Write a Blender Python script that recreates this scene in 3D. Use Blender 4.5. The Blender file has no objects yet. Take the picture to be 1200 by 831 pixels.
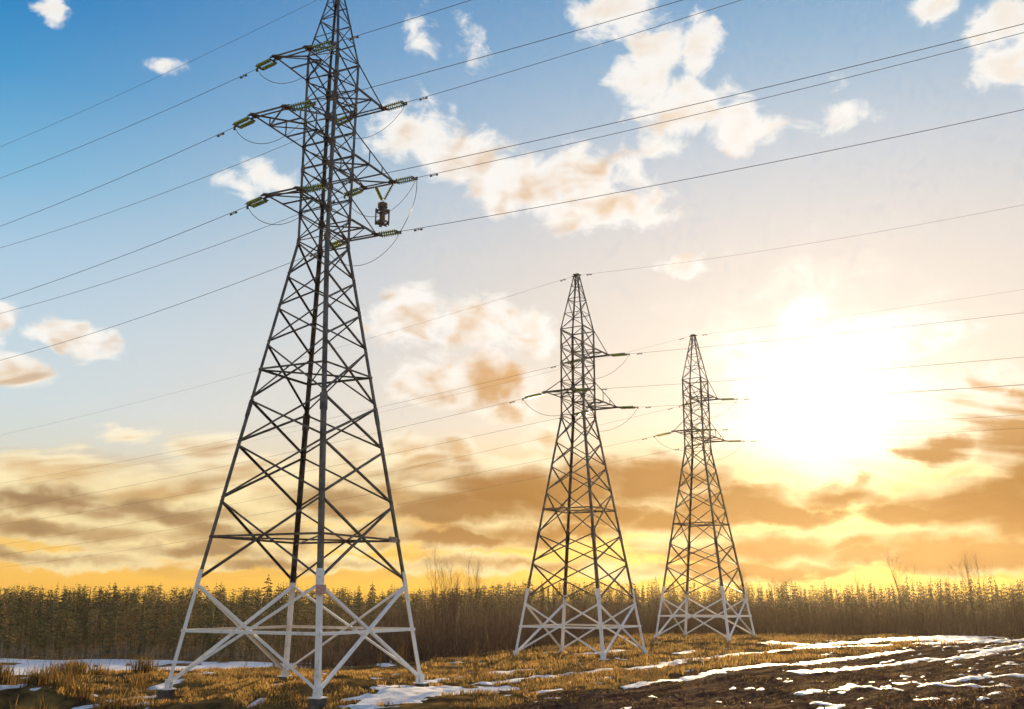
import bpy, math, random
import numpy as np
from mathutils import Vector, Matrix

scene = bpy.context.scene
col = scene.collection
random.seed(7)
rng = np.random.default_rng(7)

# ------------------------------------------------------------------ camera
F_PX, PITCH, ROLL, EYE = 1135.81, 0.245811, -0.0045987, 4.293
PW, PH = 1200.0, 831.0
cp, sp = math.cos(PITCH), math.sin(PITCH)
fwd = Vector((0, cp, sp)); up0 = Vector((0, -sp, cp)); rt0 = Vector((1, 0, 0))
rt = rt0 * math.cos(ROLL) - up0 * math.sin(ROLL)
up = rt0 * math.sin(ROLL) + up0 * math.cos(ROLL)
cam_d = bpy.data.cameras.new("camera")
cam = bpy.data.objects.new("camera", cam_d)
col.objects.link(cam)
cam_d.sensor_width = 36.0
cam_d.lens = F_PX / PW * 36.0
cam_d.clip_start = 0.1
cam_d.clip_end = 8000
M = Matrix.Identity(4)
for i in range(3):
    M[i][0] = rt[i]; M[i][1] = up[i]; M[i][2] = -fwd[i]
M[2][3] = EYE
cam.matrix_world = M
scene.camera = cam


def ray(u, v):
    d = rt * ((u - PW / 2) / F_PX) + up * (-(v - PH / 2) / F_PX) + fwd
    return d.normalized()


def azel(u, v):
    d = ray(u, v)
    return math.degrees(math.atan2(d.x, d.y)), math.degrees(math.asin(d.z))


# ------------------------------------------------------------------ exposure
scene.view_settings.view_transform = 'Standard'
scene.view_settings.look = 'None'
EXPOSURE = 1.0
scene.view_settings.exposure = EXPOSURE
scene.view_settings.gamma = 1.0
scene.view_settings.use_curve_mapping = False
scene.render.engine = 'CYCLES'
scene.cycles.use_denoising = True
scene.cycles.use_adaptive_sampling = True
scene.cycles.adaptive_min_samples = 8
scene.cycles.adaptive_threshold = 0.012
scene.cycles.max_bounces = 6
scene.cycles.transparent_max_bounces = 6
scene.cycles.caustics_reflective = False
scene.cycles.caustics_refractive = False

HAZE = 0.00005
# ------------------------------------------------------------------ sun
SUN_AZ, SUN_EL = azel(960, 478)
sun_dir = Vector((math.sin(math.radians(SUN_AZ)) * math.cos(math.radians(SUN_EL)),
                  math.cos(math.radians(SUN_AZ)) * math.cos(math.radians(SUN_EL)),
                  math.sin(math.radians(SUN_EL))))
sun_d = bpy.data.lights.new("sun", 'SUN')
sun_d.energy = 5.0
sun_d.angle = math.radians(0.6)
sun_d.color = (1.0, 0.70, 0.36)
sun = bpy.data.objects.new("sun", sun_d)
col.objects.link(sun)
sun.rotation_euler = sun_dir.to_track_quat('Z', 'Y').to_euler()
sun.location = sun_dir * 60

# ------------------------------------------------------------------ world sky


def lin(c):
    return [((x / 255.0) / 12.92 if x / 255.0 <= 0.04045 else ((x / 255.0 + 0.055) / 1.055) ** 2.4) for x in c]


class NG:
    """small helper for shader node graphs"""

    def __init__(self, tree):
        self.t = tree
        self.n = tree.nodes
        self.l = tree.links

    def put(self, sock, v):
        if v is None:
            return
        if isinstance(v, bpy.types.NodeSocket):
            self.l.new(v, sock)
        else:
            try:
                sock.default_value = v
            except Exception:
                sock.default_value = (*v, 1.0)

    def math(self, op, a, b=None, c=None, clamp=False):
        n = self.n.new('ShaderNodeMath'); n.operation = op; n.use_clamp = clamp
        self.put(n.inputs[0], a); self.put(n.inputs[1], b)
        if c is not None:
            self.put(n.inputs[2], c)
        return n.outputs[0]

    def vec(self, op, a, b=None, out=0):
        n = self.n.new('ShaderNodeVectorMath'); n.operation = op
        self.put(n.inputs[0], a)
        if b is not None:
            if op == 'SCALE':
                self.put(n.inputs['Scale'], b)
            else:
                self.put(n.inputs[1], b)
        return n.outputs['Value'] if op in ('LENGTH', 'DOT_PRODUCT') else n.outputs[0]

    def comb(self, x, y, z=0.0):
        n = self.n.new('ShaderNodeCombineXYZ')
        self.put(n.inputs[0], x); self.put(n.inputs[1], y); self.put(n.inputs[2], z)
        return n.outputs[0]

    def smooth(self, v, a, b, lo=0.0, hi=1.0):
        n = self.n.new('ShaderNodeMapRange'); n.interpolation_type = 'SMOOTHSTEP'
        self.put(n.inputs['Value'], v)
        n.inputs['From Min'].default_value = a; n.inputs['From Max'].default_value = b
        n.inputs['To Min'].default_value = lo; n.inputs['To Max'].default_value = hi
        return n.outputs['Result']

    def linr(self, v, a, b, lo=0.0, hi=1.0):
        n = self.n.new('ShaderNodeMapRange')
        self.put(n.inputs['Value'], v)
        n.inputs['From Min'].default_value = a; n.inputs['From Max'].default_value = b
        n.inputs['To Min'].default_value = lo; n.inputs['To Max'].default_value = hi
        return n.outputs['Result']

    def noise(self, vec, scale, detail=6, rough=0.55, dist=0.0, color=False, dim='3D'):
        n = self.n.new('ShaderNodeTexNoise'); n.noise_dimensions = dim
        self.put(n.inputs['Vector'], vec)
        n.inputs['Scale'].default_value = scale; n.inputs['Detail'].default_value = detail
        n.inputs['Roughness'].default_value = rough; n.inputs['Distortion'].default_value = dist
        return n.outputs['Color'] if color else n.outputs['Fac']

    def ramp(self, fac, stops):
        n = self.n.new('ShaderNodeValToRGB')
        el = n.color_ramp.elements
        while len(el) < len(stops):
            el.new(0.5)
        for e, (p, c) in zip(el, stops):
            e.position = p
            e.color = (*c, 1.0)
        self.put(n.inputs[0], fac)
        return n.outputs[0]

    def mix(self, f, a, b, mode='MIX', clamp=False):
        n = self.n.new('ShaderNodeMix'); n.data_type = 'RGBA'; n.blend_type = mode
        n.clamp_result = clamp
        self.put(n.inputs['Factor'], f)
        for sock, v in ((n.inputs[6], a), (n.inputs[7], b)):
            if isinstance(v, bpy.types.NodeSocket):
                self.l.new(v, sock)
            else:
                sock.default_value = (*v[:3], 1.0)
        return n.outputs[2]


world = bpy.data.worlds.new("World")
scene.world = world
world.use_nodes = True
wt = world.node_tree
wt.nodes.clear()
g = NG(wt)
out = wt.nodes.new('ShaderNodeOutputWorld')
bg = wt.nodes.new('ShaderNodeBackground')
wt.links.new(bg.outputs[0], out.inputs[0])
SKY_STRENGTH = 0.1
bg.inputs['Strength'].default_value = SKY_STRENGTH
tc = wt.nodes.new('ShaderNodeTexCoord')
D = g.vec('NORMALIZE', tc.outputs['Generated'])
sep = wt.nodes.new('ShaderNodeSeparateXYZ'); wt.links.new(D, sep.inputs[0])
EL = g.math('MULTIPLY', g.math('ARCSINE', sep.outputs[2]), 180 / math.pi)
AZ = g.math('MULTIPLY', g.math('ARCTAN2', sep.outputs[0], sep.outputs[1]), 180 / math.pi)
P = g.comb(AZ, EL, 0.0)
cosT = g.vec('DOT_PRODUCT', D, tuple(sun_dir))
TH = g.math('MULTIPLY', g.math('ARCCOSINE', g.math('MINIMUM', cosT, 0.99999)), 180 / math.pi)

nish = wt.nodes.new('ShaderNodeTexSky')
nish.sky_type = 'NISHITA'
nish.sun_disc = False
nish.sun_elevation = math.radians(SUN_EL)
nish.sun_rotation = math.radians(SUN_AZ)
nish.air_density = 1.0; nish.dust_density = 1.5; nish.ozone_density = 2.0

E01 = g.linr(EL, -5, 95)      # 1 unit of ramp = 100 degrees


def st(lst):
    return [((e + 5) / 100.0, lin(c)) for e, c in lst]


away = g.ramp(E01, st([(-5, (120, 90, 50)), (0, (249, 188, 80)), (2.5, (248, 200, 106)), (5, (234, 211, 162)), (7.5, (213, 220, 213)),
                       (10, (206, 222, 228)), (14, (190, 216, 232)), (18, (164, 203, 230)), (22, (114, 183, 222)), (27, (54, 151, 207)),
                       (31, (22, 130, 196)), (38, (14, 108, 178)), (60, (8, 66, 130))]))
toward = g.ramp(E01, st([(-5, (120, 90, 40)), (0, (253, 190, 40)), (3.0, (255, 200, 78)), (6, (252, 212, 138)),
                         (10, (240, 222, 200)), (15, (230, 219, 208)), (20, (222, 215, 210)), (25, (203, 209, 216)), (31, (160, 190, 214)), (40, (84, 150, 200)),
                         (60, (26, 92, 156)), (90, (8, 60, 120))]))
msun = g.smooth(TH, 56, 10)
sky = g.mix(msun, away, toward)
sky = g.mix(0.06, sky, g.vec('SCALE', nish.outputs[0], SKY_STRENGTH))

# ---- clouds: ragged masses at fixed directions of the sky
# (u, v, ru, rv, weight, darkness)
CL = [
    # tall chain in the upper sky
    (722, 12, 52, 40, 1, 0), (770, 60, 44, 34, 1, 0), (752, 96, 40, 34, 1, 0), (800, 125, 62, 36, 1, 0), (868, 148, 46, 34, 1, 0), (822, 60, 30, 40, .8, 0),
    (764, 172, 34, 24, .55, 0), (742, 196, 34, 24, .6, 0), (690, 20, 22, 18, .6, 0),
    # long cloud
    (486, 158, 50, 40, 1, .0), (540, 186, 66, 36, 1, 0), (604, 214, 70, 40, 1, .1), (672, 214, 54, 42, 1, .15), (706, 246, 84, 28, 1, 0), (760, 256, 36, 18, .9, 0),
    # corner cloud
    (1098, 8, 42, 22, .9, 0), (1172, 24, 40, 44, 1, 0), (1180, 74, 52, 28, 1, 0), (1230, 60, 60, 60, 1, 0),
    (990, 130, 36, 24, .30, 0),
    # small wisps
    (63, 10, 22, 18, .7, 0), (193, 74, 26, 12, .42, 0), (550, 54, 14, 24, .26, 0), (494, 38, 10, 22, .22, 0),
    (322, 212, 44, 18, .62, 0), (284, 218, 34, 12, .4, 0),
    # left clouds
    (-10, 372, 34, 30, .9, 0), (84, 396, 58, 22, 1, .1), (14, 436, 62, 24, 1, .1), (50, 388, 26, 14, .7, 0), (150, 510, 28, 8, .5, 0),
    # middle clouds
    (480, 372, 66, 42, 1, .2), (556, 378, 70, 34, 1, .15), (628, 390, 34, 34, 1, 0), (545, 445, 88, 34, 1, .3), (572, 446, 60, 40, 1, 1.0),
    (500, 462, 50, 16, .8, .5), (590, 478, 34, 20, .9, 0), (536, 530, 20, 18, .8, 0), (480, 536, 44, 30, .9, .1), (640, 508, 28, 18, .7, 0), (240, 528, 50, 22, .7, .2), (420, 545, 50, 30, .7, .2),
    (800, 314, 36, 14, .9, 0), (790, 312, 20, 9, .9, 0),
    # around the sun
    (1050, 398, 96, 30, 1, 0), (1100, 392, 40, 18, .9, 0), (942, 362, 30, 20, .8, 0), (1165, 447, 50, 16, .7, 0), (1120, 470, 40, 34, .9, 0), (870, 420, 40, 30, .6, 0),
    (1100, 527, 62, 19, 1, 1.2), (1200, 505, 84, 44, 1, 1.35), (1200, 472, 60, 18, 1, .5), (1130, 452, 26, 24, .8, .2),
    (1165, 594, 130, 46, 1, 1.35), (1235, 560, 80, 70, 1, 1.3), (1062, 606, 70, 22, 1, 1.2), (988, 579, 64, 20, 1, 1.0), (1120, 644, 180, 30, 1, 1.25), (1020, 650, 110, 20, 1, 1.1),
    (925, 606, 90, 18, 1, 1.1), (905, 644, 160, 24, 1, 1.2), (850, 590, 80, 30, 1, 1.2), (750, 566, 90, 38, 1, 1.25), (800, 614, 110, 20, 1, 1.2), (710, 606, 100, 20, 1, 1.2),
    (1000, 640, 80, 16, .9, 1.0), (900, 576, 46, 9, .7, .2), (800, 560, 60, 20, .9, .7), (860, 668, 200, 12, .8, .9),
    # long dark bank behind the pylons
    (590, 580, 150, 38, 1, 1.35), (550, 596, 110, 24, 1, 1.35), (690, 566, 90, 34, 1, 1.1), (640, 626, 140, 18, .9, 1.1), (540, 634, 90, 14, .9, 1.15), (660, 548, 110, 16, .9, .0), (600, 660, 160, 12, .7, .8),
    # lower left banks
    (50, 556, 130, 28, 1, .15), (40, 584, 130, 20, 1, 1.05), (180, 578, 130, 26, 1, .3), (200, 604, 150, 20, 1, 1.0), (80, 622, 170, 20, 1, .8), (320, 564, 100, 28, 1, .35), (380, 592, 110, 26, 1, .8), (290, 626, 130, 18, 1, .95),
    (430, 628, 100, 16, .9, .9), (230, 645, 160, 14, .9, .95), (60, 655, 160, 12, .8, .8), (460, 572, 60, 26, 1, .5), (360, 660, 140, 10, .7, .8),
    # outside the frame, the same kind of sky
    (-250, 420, 120, 40, .9, .3), (-300, 560, 200, 40, 1, .6), (-420, 250, 100, 60, .9, 0), (1450, 380, 120, 50, 1, .4), (1500, 560, 200, 50, 1, .8), (1400, 150, 110, 60, 1, 0),
    (300, -220, 160, 70, .9, 0), (900, -260, 180, 80, .9, 0),
]
warp = g.vec('SUBTRACT', g.noise(P, 0.34, 4, 0.55, color=True, dim='2D'), (0.5, 0.5, 0.5))
PWp = g.vec('ADD', P, g.vec('MULTIPLY', warp, (2.6, 1.7, 0)))
Macc = None
Dacc = None
for (u, v, ru, rv, w, dk) in CL:
    a0, e0 = azel(u, v)
    if abs(u - 600) < 900 and -300 < v:
        da = abs(azel(u + ru, v)[0] - azel(u - ru, v)[0]) / 2
        de = abs(azel(u, v - rv)[1] - azel(u, v + rv)[1]) / 2
    else:
        da, de = ru * 0.05, rv * 0.05
    vm = wt.nodes.new('ShaderNodeVectorMath'); vm.operation = 'MULTIPLY_ADD'
    wt.links.new(PWp, vm.inputs[0])
    vm.inputs[1].default_value = (1 / da, 1 / de, 0)
    vm.inputs[2].default_value = (-a0 / da, -e0 / de, 0)
    rad = g.vec('LENGTH', vm.outputs[0])
    m = g.math('MULTIPLY_ADD', rad, -w, w)      # w*(1-r)
    Macc = m if Macc is None else g.math('SMOOTH_MAX', Macc, m, 0.12)
    if dk > 0:
        k = g.math('MULTIPLY_ADD', rad, -dk, dk * 1.05)
        Dacc = k if Dacc is None else g.math('MAXIMUM', Dacc, k)
lowf = g.smooth(EL, 12, 6)
PN = g.vec('MULTIPLY', P, g.comb(g.math('MULTIPLY_ADD', lowf, -0.42, 0.72), 1.15, 0))
n1 = g.noise(PN, 0.55, 8, 0.60, 0.35, dim='2D')
sun_p = Vector((SUN_AZ, SUN_EL, 0))
tos = g.vec('NORMALIZE', g.vec('SUBTRACT', tuple(sun_p), P))
sA = g.noise(PN, 0.5, 2.5, 0.5, 0.3, dim='2D')
sB = g.noise(g.vec('ADD', PN, g.vec('MULTIPLY', tos, (0.75, 1.0, 0))), 0.5, 2.5, 0.5, 0.3, dim='2D')
outside = g.math('MAXIMUM', g.smooth(g.math('ABSOLUTE', AZ), 34, 50), g.smooth(EL, 38, 50))
PL = g.vec('SCALE', D, 1.0)
cover = g.math('MULTIPLY', g.smooth(g.noise(PL, 2.6, 4, 0.5), 0.46, 0.66, -0.8, 0.75), g.smooth(EL, 0, 6))
mcl = g.math('MAXIMUM', g.math('MAXIMUM', Macc, -0.8), g.math('MULTIPLY_ADD', outside, g.math('ADD', cover, 0.8), -0.8))
val = g.math('ADD', mcl, g.math('MULTIPLY', g.math('SUBTRACT', n1, 0.5), 1.45))
dens = g.smooth(g.math('SUBTRACT', val, g.math('MULTIPLY', lowf, -0.12)), -0.13, 0.40)
# thin streaks low over the horizon
strk = g.noise(g.vec('MULTIPLY', PWp, (0.09, 0.75, 1)), 1.0, 6, 0.55, 0.3, dim='2D')
low = g.math('MULTIPLY', g.smooth(EL, 9.0, 5), g.smooth(EL, 0.2, 1.8))
streak = g.math('MULTIPLY', g.smooth(strk, 0.44, 0.66), low)
# shading: backlit clouds, bright rims towards the sun and darker thick cores
emb = g.math('MULTIPLY', g.math('SUBTRACT', sA, sB), 2.2)
dcore = g.smooth(g.math('SUBTRACT', g.math('ADD', g.math('MULTIPLY_ADD', g.math('MULTIPLY', lowf, g.smooth(TH, 34, 16)), 0.14, g.math('MAXIMUM', Dacc, -1.0)), g.math('MULTIPLY', g.math('SUBTRACT', n1, 0.5), 0.45)), g.math('MULTIPLY', emb, 0.6)), -0.15, 1.0)
soft = g.smooth(g.math('SUBTRACT', val, emb), 0.15, 1.5)
lit_hi = lin((255, 250, 243)); lit_lo = lin((255, 234, 178))
lit = g.mix(g.smooth(EL, 14, 4), lit_hi, lit_lo)
bod = g.mix(g.smooth(EL, 18, 4), lin((244, 218, 188)), lin((226, 164, 64)))
core_s = g.mix(g.smooth(EL, 14, 5), lin((222, 168, 100)), lin((146, 90, 16)))
core_a = g.mix(g.smooth(EL, 14, 5), lin((206, 178, 150)), lin((158, 126, 90)))
core = g.mix(g.smooth(TH, 34, 14), core_a, core_s)
ccol = g.mix(g.math('MULTIPLY', soft, g.smooth(EL, 8, 20, 0.85, 0.5)), lit, bod)
ccol = g.mix(dcore, ccol, core)
scol = g.mix(g.smooth(TH, 30, 12), lin((206, 158, 88)), lin((208, 142, 44)))
sky = g.mix(g.math('MULTIPLY', streak, 0.6), sky, scol)
sky = g.mix(g.math('MULTIPLY', dens, 0.90), sky, ccol)
# aureole of the sun, broken up by the clouds it shines through
TR = g.math('ADD', TH, g.math('ADD', g.math('MULTIPLY', g.math('SUBTRACT', sA, 0.5), 9.0), g.math('MULTIPLY', g.math('SUBTRACT', n1, 0.5), 5.0)))
TR = g.math('MAXIMUM', TR, 0.0)
q1 = g.math('DIVIDE', TR, 4.5)
gl1 = g.math('MULTIPLY', g.math('EXPONENT', g.math('MULTIPLY', g.math('MULTIPLY', q1, q1), -1.0)), 0.7)
gl2 = g.math('MULTIPLY', g.math('EXPONENT', g.math('DIVIDE', TH, -8.0)), 0.12)
gl3 = g.math('MULTIPLY', g.math('EXPONENT', g.math('DIVIDE', TH, -0.8)), 14.0)
block = g.math('MULTIPLY_ADD', g.math('MULTIPLY', dcore, dens), -1.0, 1.0)
glow = g.math('MULTIPLY', g.math('ADD', g.math('ADD', gl1, gl2), gl3), block)
gcol = g.mix(g.smooth(EL, 10, 4), (1.0, 0.90, 0.74), (1.0, 0.78, 0.34))
sky = g.mix(1.0, sky, g.vec('MULTIPLY', g.comb(glow, glow, glow), gcol), 'ADD')
fin = g.vec('SCALE', sky, 2.0 ** -EXPOSURE / SKY_STRENGTH)
wt.links.new(fin, bg.inputs['Color'])
world.cycles.sampling_method = 'MANUAL'
world.cycles.sample_map_resolution = 512

# ------------------------------------------------------------------ materials


def new_mat(name):
    m = bpy.data.materials.new(name)
    m.use_nodes = True
    nt = m.node_tree
    b = nt.nodes['Principled BSDF']
    return m, NG(nt), b


def mat_noise(name, c1, c2, scale=5.0, rough=0.8, metallic=0.0, bump=0.0, detail=6, lo=0.35, hi=0.65, coords='Object', spec=None):
    m, n, b = new_mat(name)
    t = n.n.new('ShaderNodeTexCoord')
    f = n.noise(t.outputs[coords], scale, detail, 0.6)
    c = n.mix(n.smooth(f, lo, hi), c1, c2)
    n.l.new(c, b.inputs['Base Color'])
    b.inputs['Roughness'].default_value = rough
    b.inputs['Metallic'].default_value = metallic
    if spec is not None:
        b.inputs['Specular IOR Level'].default_value = spec
    if bump:
        bn = n.n.new('ShaderNodeBump'); bn.inputs['Strength'].default_value = bump
        n.l.new(f, bn.inputs['Height']); n.l.new(bn.outputs[0], b.inputs['Normal'])
    return m


MAT = {}
MAT['steel'] = mat_noise('weathered_steel', (0.045, 0.036, 0.028), (0.135, 0.12, 0.105), 1.6, 0.5, 0.3)
MAT['white'] = mat_noise('white_paint', (0.86, 0.84, 0.82), (0.55, 0.50, 0.45), 2.0, 0.7, 0, lo=0.5, hi=0.8)
MAT['gusset'] = mat_noise('rusty_steel', (0.10, 0.075, 0.06), (0.19, 0.15, 0.12), 3.0, 0.7, 0.2)
MAT['concrete'] = mat_noise('old_concrete', (0.05, 0.043, 0.036), (0.12, 0.105, 0.09), 4.0, 0.9, 0, 0.3)
MAT['wire'] = mat_noise('aluminium_cable', (0.07, 0.07, 0.075), (0.10, 0.10, 0.10), 3.0, 0.5, 0.5)
MAT['sign'] = mat_noise('faded_red_enamel', (0.50, 0.20, 0.16), (0.60, 0.42, 0.38), 9.0, 0.5)
MAT['box'] = mat_noise('grey_brown_box', (0.28, 0.2, 0.15), (0.36, 0.28, 0.22), 6.0, 0.6)
m, n, b = new_mat('green_glass')
b.inputs['Base Color'].default_value = (0.34, 0.42, 0.10, 1)
b.inputs['Roughness'].default_value = 0.12
b.inputs['Transmission Weight'].default_value = 0.6
b.inputs['IOR'].default_value = 1.5
MAT['glass'] = m


def mat_tint(name, stops, translucent=0.0, rough=0.9, island=False, big=False):
    """colour from a per-blade or per-object random number"""
    m, n, b = new_mat(name)
    if island:
        a = n.n.new('ShaderNodeNewGeometry')
        f = a.outputs['Random Per Island']
    elif big:
        t = n.n.new('ShaderNodeTexCoord')
        f = n.smooth(n.noise(t.outputs['Object'], 0.22, 4, .6), .3, .7)
    else:
        a = n.n.new('ShaderNodeObjectInfo')
        t = n.n.new('ShaderNodeTexCoord')
        f = n.math('ADD', n.math('MULTIPLY', a.outputs['Random'], 0.6), n.math('MULTIPLY', n.noise(t.outputs['Object'], 0.9, 3), 0.4))
    c = n.ramp(f, stops)
    n.l.new(c, b.inputs['Base Color'])
    b.inputs['Roughness'].default_value = rough
    b.inputs['Specular IOR Level'].default_value = 0.2
    if translucent:
        tr = n.n.new('ShaderNodeBsdfTranslucent'); n.l.new(c, tr.inputs['Color'])
        mx = n.n.new('ShaderNodeMixShader'); mx.inputs[0].default_value = translucent
        n.l.new(b.outputs[0], mx.inputs[1]); n.l.new(tr.outputs[0], mx.inputs[2])
        o = [q for q in n.n if q.type == 'OUTPUT_MATERIAL'][0]
        n.l.new(mx.outputs[0], o.inputs['Surface'])
    return m


MAT['golden'] = mat_tint('dry_golden_grass', [(0, (0.13, 0.078, 0.032)), (0.4, (0.34, 0.205, 0.065)), (0.8, (0.58, 0.38, 0.125)), (1, (0.15, 0.125, 0.045))], 0.5, island=True)
MAT['reed'] = mat_tint('dry_reeds', [(0, (0.06, 0.04, 0.017)), (0.45, (0.17, 0.105, 0.035)), (0.85, (0.34, 0.22, 0.08)), (1, (0.07, 0.075, 0.02))], 0.4, island=True)
MAT['needles'] = mat_tint('conifer_needles', [(0, (0.022, 0.03, 0.012)), (0.5, (0.06, 0.066, 0.022)), (1, (0.13, 0.115, 0.04))], 0.2)
MAT['needles_mass'] = mat_tint('conifer_needles_mass', [(0, (0.02, 0.028, 0.012)), (0.55, (0.06, 0.066, 0.024)), (1, (0.19, 0.14, 0.055))], 0.2, big=True)
MAT['bark'] = mat_tint('bare_twigs', [(0, (0.08, 0.05, 0.035)), (0.5, (0.145, 0.09, 0.06)), (1, (0.22, 0.14, 0.09))], 0.0)
MAT['grey_bark'] = mat_tint('grey_bark', [(0, (0.11, 0.095, 0.08)), (0.5, (0.19, 0.165, 0.135)), (1, (0.36, 0.29, 0.21))], 0.0)
MAT['twig'] = mat_tint('ochre_twigs', [(0, (0.26, 0.15, 0.045)), (0.5, (0.36, 0.22, 0.07)), (1, (0.44, 0.29, 0.10))], 0.3, island=True)
def nospec(m):
    m.node_tree.nodes['Principled BSDF'].inputs['Specular IOR Level'].default_value = 0.0
    return m


MAT['bark_mass'] = mat_tint('thicket_twigs', [(0, (0.06, 0.037, 0.026)), (0.5, (0.15, 0.092, 0.06)), (0.9, (0.24, 0.15, 0.09)), (1, (0.34, 0.25, 0.17))], 0.0, island=True)
MAT['grey_mass'] = mat_tint('underwood_twigs', [(0, (0.07, 0.06, 0.05)), (0.6, (0.19, 0.16, 0.13)), (1, (0.42, 0.35, 0.26))], 0.0, island=True)
MAT['larch'] = mat_tint('larch_twigs', [(0, (0.10, 0.066, 0.03)), (0.5, (0.18, 0.12, 0.055)), (1, (0.27, 0.19, 0.09))], 0.2, big=True)
MAT['clod'] = mat_tint('soil_clods', [(0, (0.05, 0.031, 0.022)), (0.6, (0.11, 0.068, 0.042)), (1, (0.2, 0.125, 0.07))], 0.0, island=True)

nospec(MAT['clod'])
# ground material: soil / dead grass split stored on the mesh
m, n, b = new_mat('field_ground')
at = n.n.new('ShaderNodeAttribute'); at.attribute_name = 'soil'
tcd = n.n.new('ShaderNodeTexCoord')
o_ = tcd.outputs['Object']
f1 = n.noise(o_, 0.55, 8, 0.65)
f2 = n.noise(o_, 5.0, 6, 0.7)
mp = n.n.new('ShaderNodeMapping'); mp.vector_type = 'TEXTURE'
mp.inputs['Rotation'].default_value = (0, 0, math.radians(50)); mp.inputs['Scale'].default_value = (5.5, 0.8, 1)
n.l.new(o_, mp.inputs['Vector'])
f3 = n.noise(mp.outputs[0], 1.0, 7, 0.68)
soil = n.mix(n.smooth(f2, 0.35, 0.7), (0.06, 0.037, 0.024), (0.17, 0.103, 0.06))
soil = n.mix(n.math('MULTIPLY', n.smooth(f3, 0.48, 0.66), 0.75), soil, (0.36, 0.22, 0.10))  # golden sunlit streaks along the furrows, put into the soil colour
soil = n.mix(n.math('MULTIPLY', n.smooth(f3, 0.5, 0.36), 0.7), soil, (0.032, 0.021, 0.016))
gr = n.mix(n.smooth(f1, 0.35, 0.62), (0.06, 0.04, 0.02), (0.24, 0.145, 0.048))
gr = n.mix(n.math('MULTIPLY', n.smooth(f2, 0.5, 0.75), 0.6), gr, (0.06, 0.055, 0.018))
n.l.new(n.mix(at.outputs['Fac'], gr, soil), b.inputs['Base Color'])
b.inputs['Roughness'].default_value = 0.95
b.inputs['Specular IOR Level'].default_value = 0.0
bn = n.n.new('ShaderNodeBump'); bn.inputs['Strength'].default_value = 0.6; bn.inputs['Distance'].default_value = 0.06
n.l.new(f2, bn.inputs['Height']); n.l.new(bn.outputs[0], b.inputs['Normal'])
MAT['ground'] = m

m, n, b = new_mat('old_snow')
tcd = n.n.new('ShaderNodeTexCoord')
f1 = n.noise(tcd.outputs['Object'], 1.2, 7, 0.65)
f2 = n.noise(tcd.outputs['Object'], 9.0, 4, 0.6)
n.l.new(n.mix(n.smooth(n.math('ADD', f1, n.math('MULTIPLY', f2, .25)), 0.55, 0.9), (0.85, 0.85, 0.86), (0.50, 0.43, 0.35)), b.inputs['Base Color'])
b.inputs['Roughness'].default_value = 0.55
bn = n.n.new('ShaderNodeBump'); bn.inputs['Strength'].default_value = 0.5; bn.inputs['Distance'].default_value = 0.08
n.l.new(f2, bn.inputs['Height']); n.l.new(bn.outputs[0], b.inputs['Normal'])
MAT['snow'] = m

# ------------------------------------------------------------------ mesh helpers


def np_mesh(name, V, Fc):
    """V (n,3), Fc (m,k) uniform polygons"""
    V = np.asarray(V, np.float32); Fc = np.asarray(Fc, np.int32)
    me = bpy.data.meshes.new(name)
    me.vertices.add(len(V)); me.vertices.foreach_set('co', V.ravel())
    k = Fc.shape[1]
    me.loops.add(Fc.size); me.loops.foreach_set('vertex_index', Fc.ravel())
    me.polygons.add(len(Fc))
    me.polygons.foreach_set('loop_start', np.arange(0, Fc.size, k, dtype=np.int32))
    me.update(calc_edges=True)
    me.validate()
    return me


def link(name, me, mat=None, parent=None, loc=None):
    o = bpy.data.objects.new(name, me)
    col.objects.link(o)
    if mat is not None and me is not None and len(me.materials) == 0:
        me.materials.append(mat)
    if parent is not None:
        o.parent = parent
    if loc is not None:
        o.location = loc
    return o


def tag(o, label=None, cat=None, group=None, kind=None):
    if label: o['label'] = label
    if cat: o['category'] = cat
    if group: o['group'] = group
    if kind: o['kind'] = kind
    return o


def pyd(name, V, Fc):
    me = bpy.data.meshes.new(name)
    me.from_pydata([tuple(v) for v in V], [], Fc)
    me.update()
    return me


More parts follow.
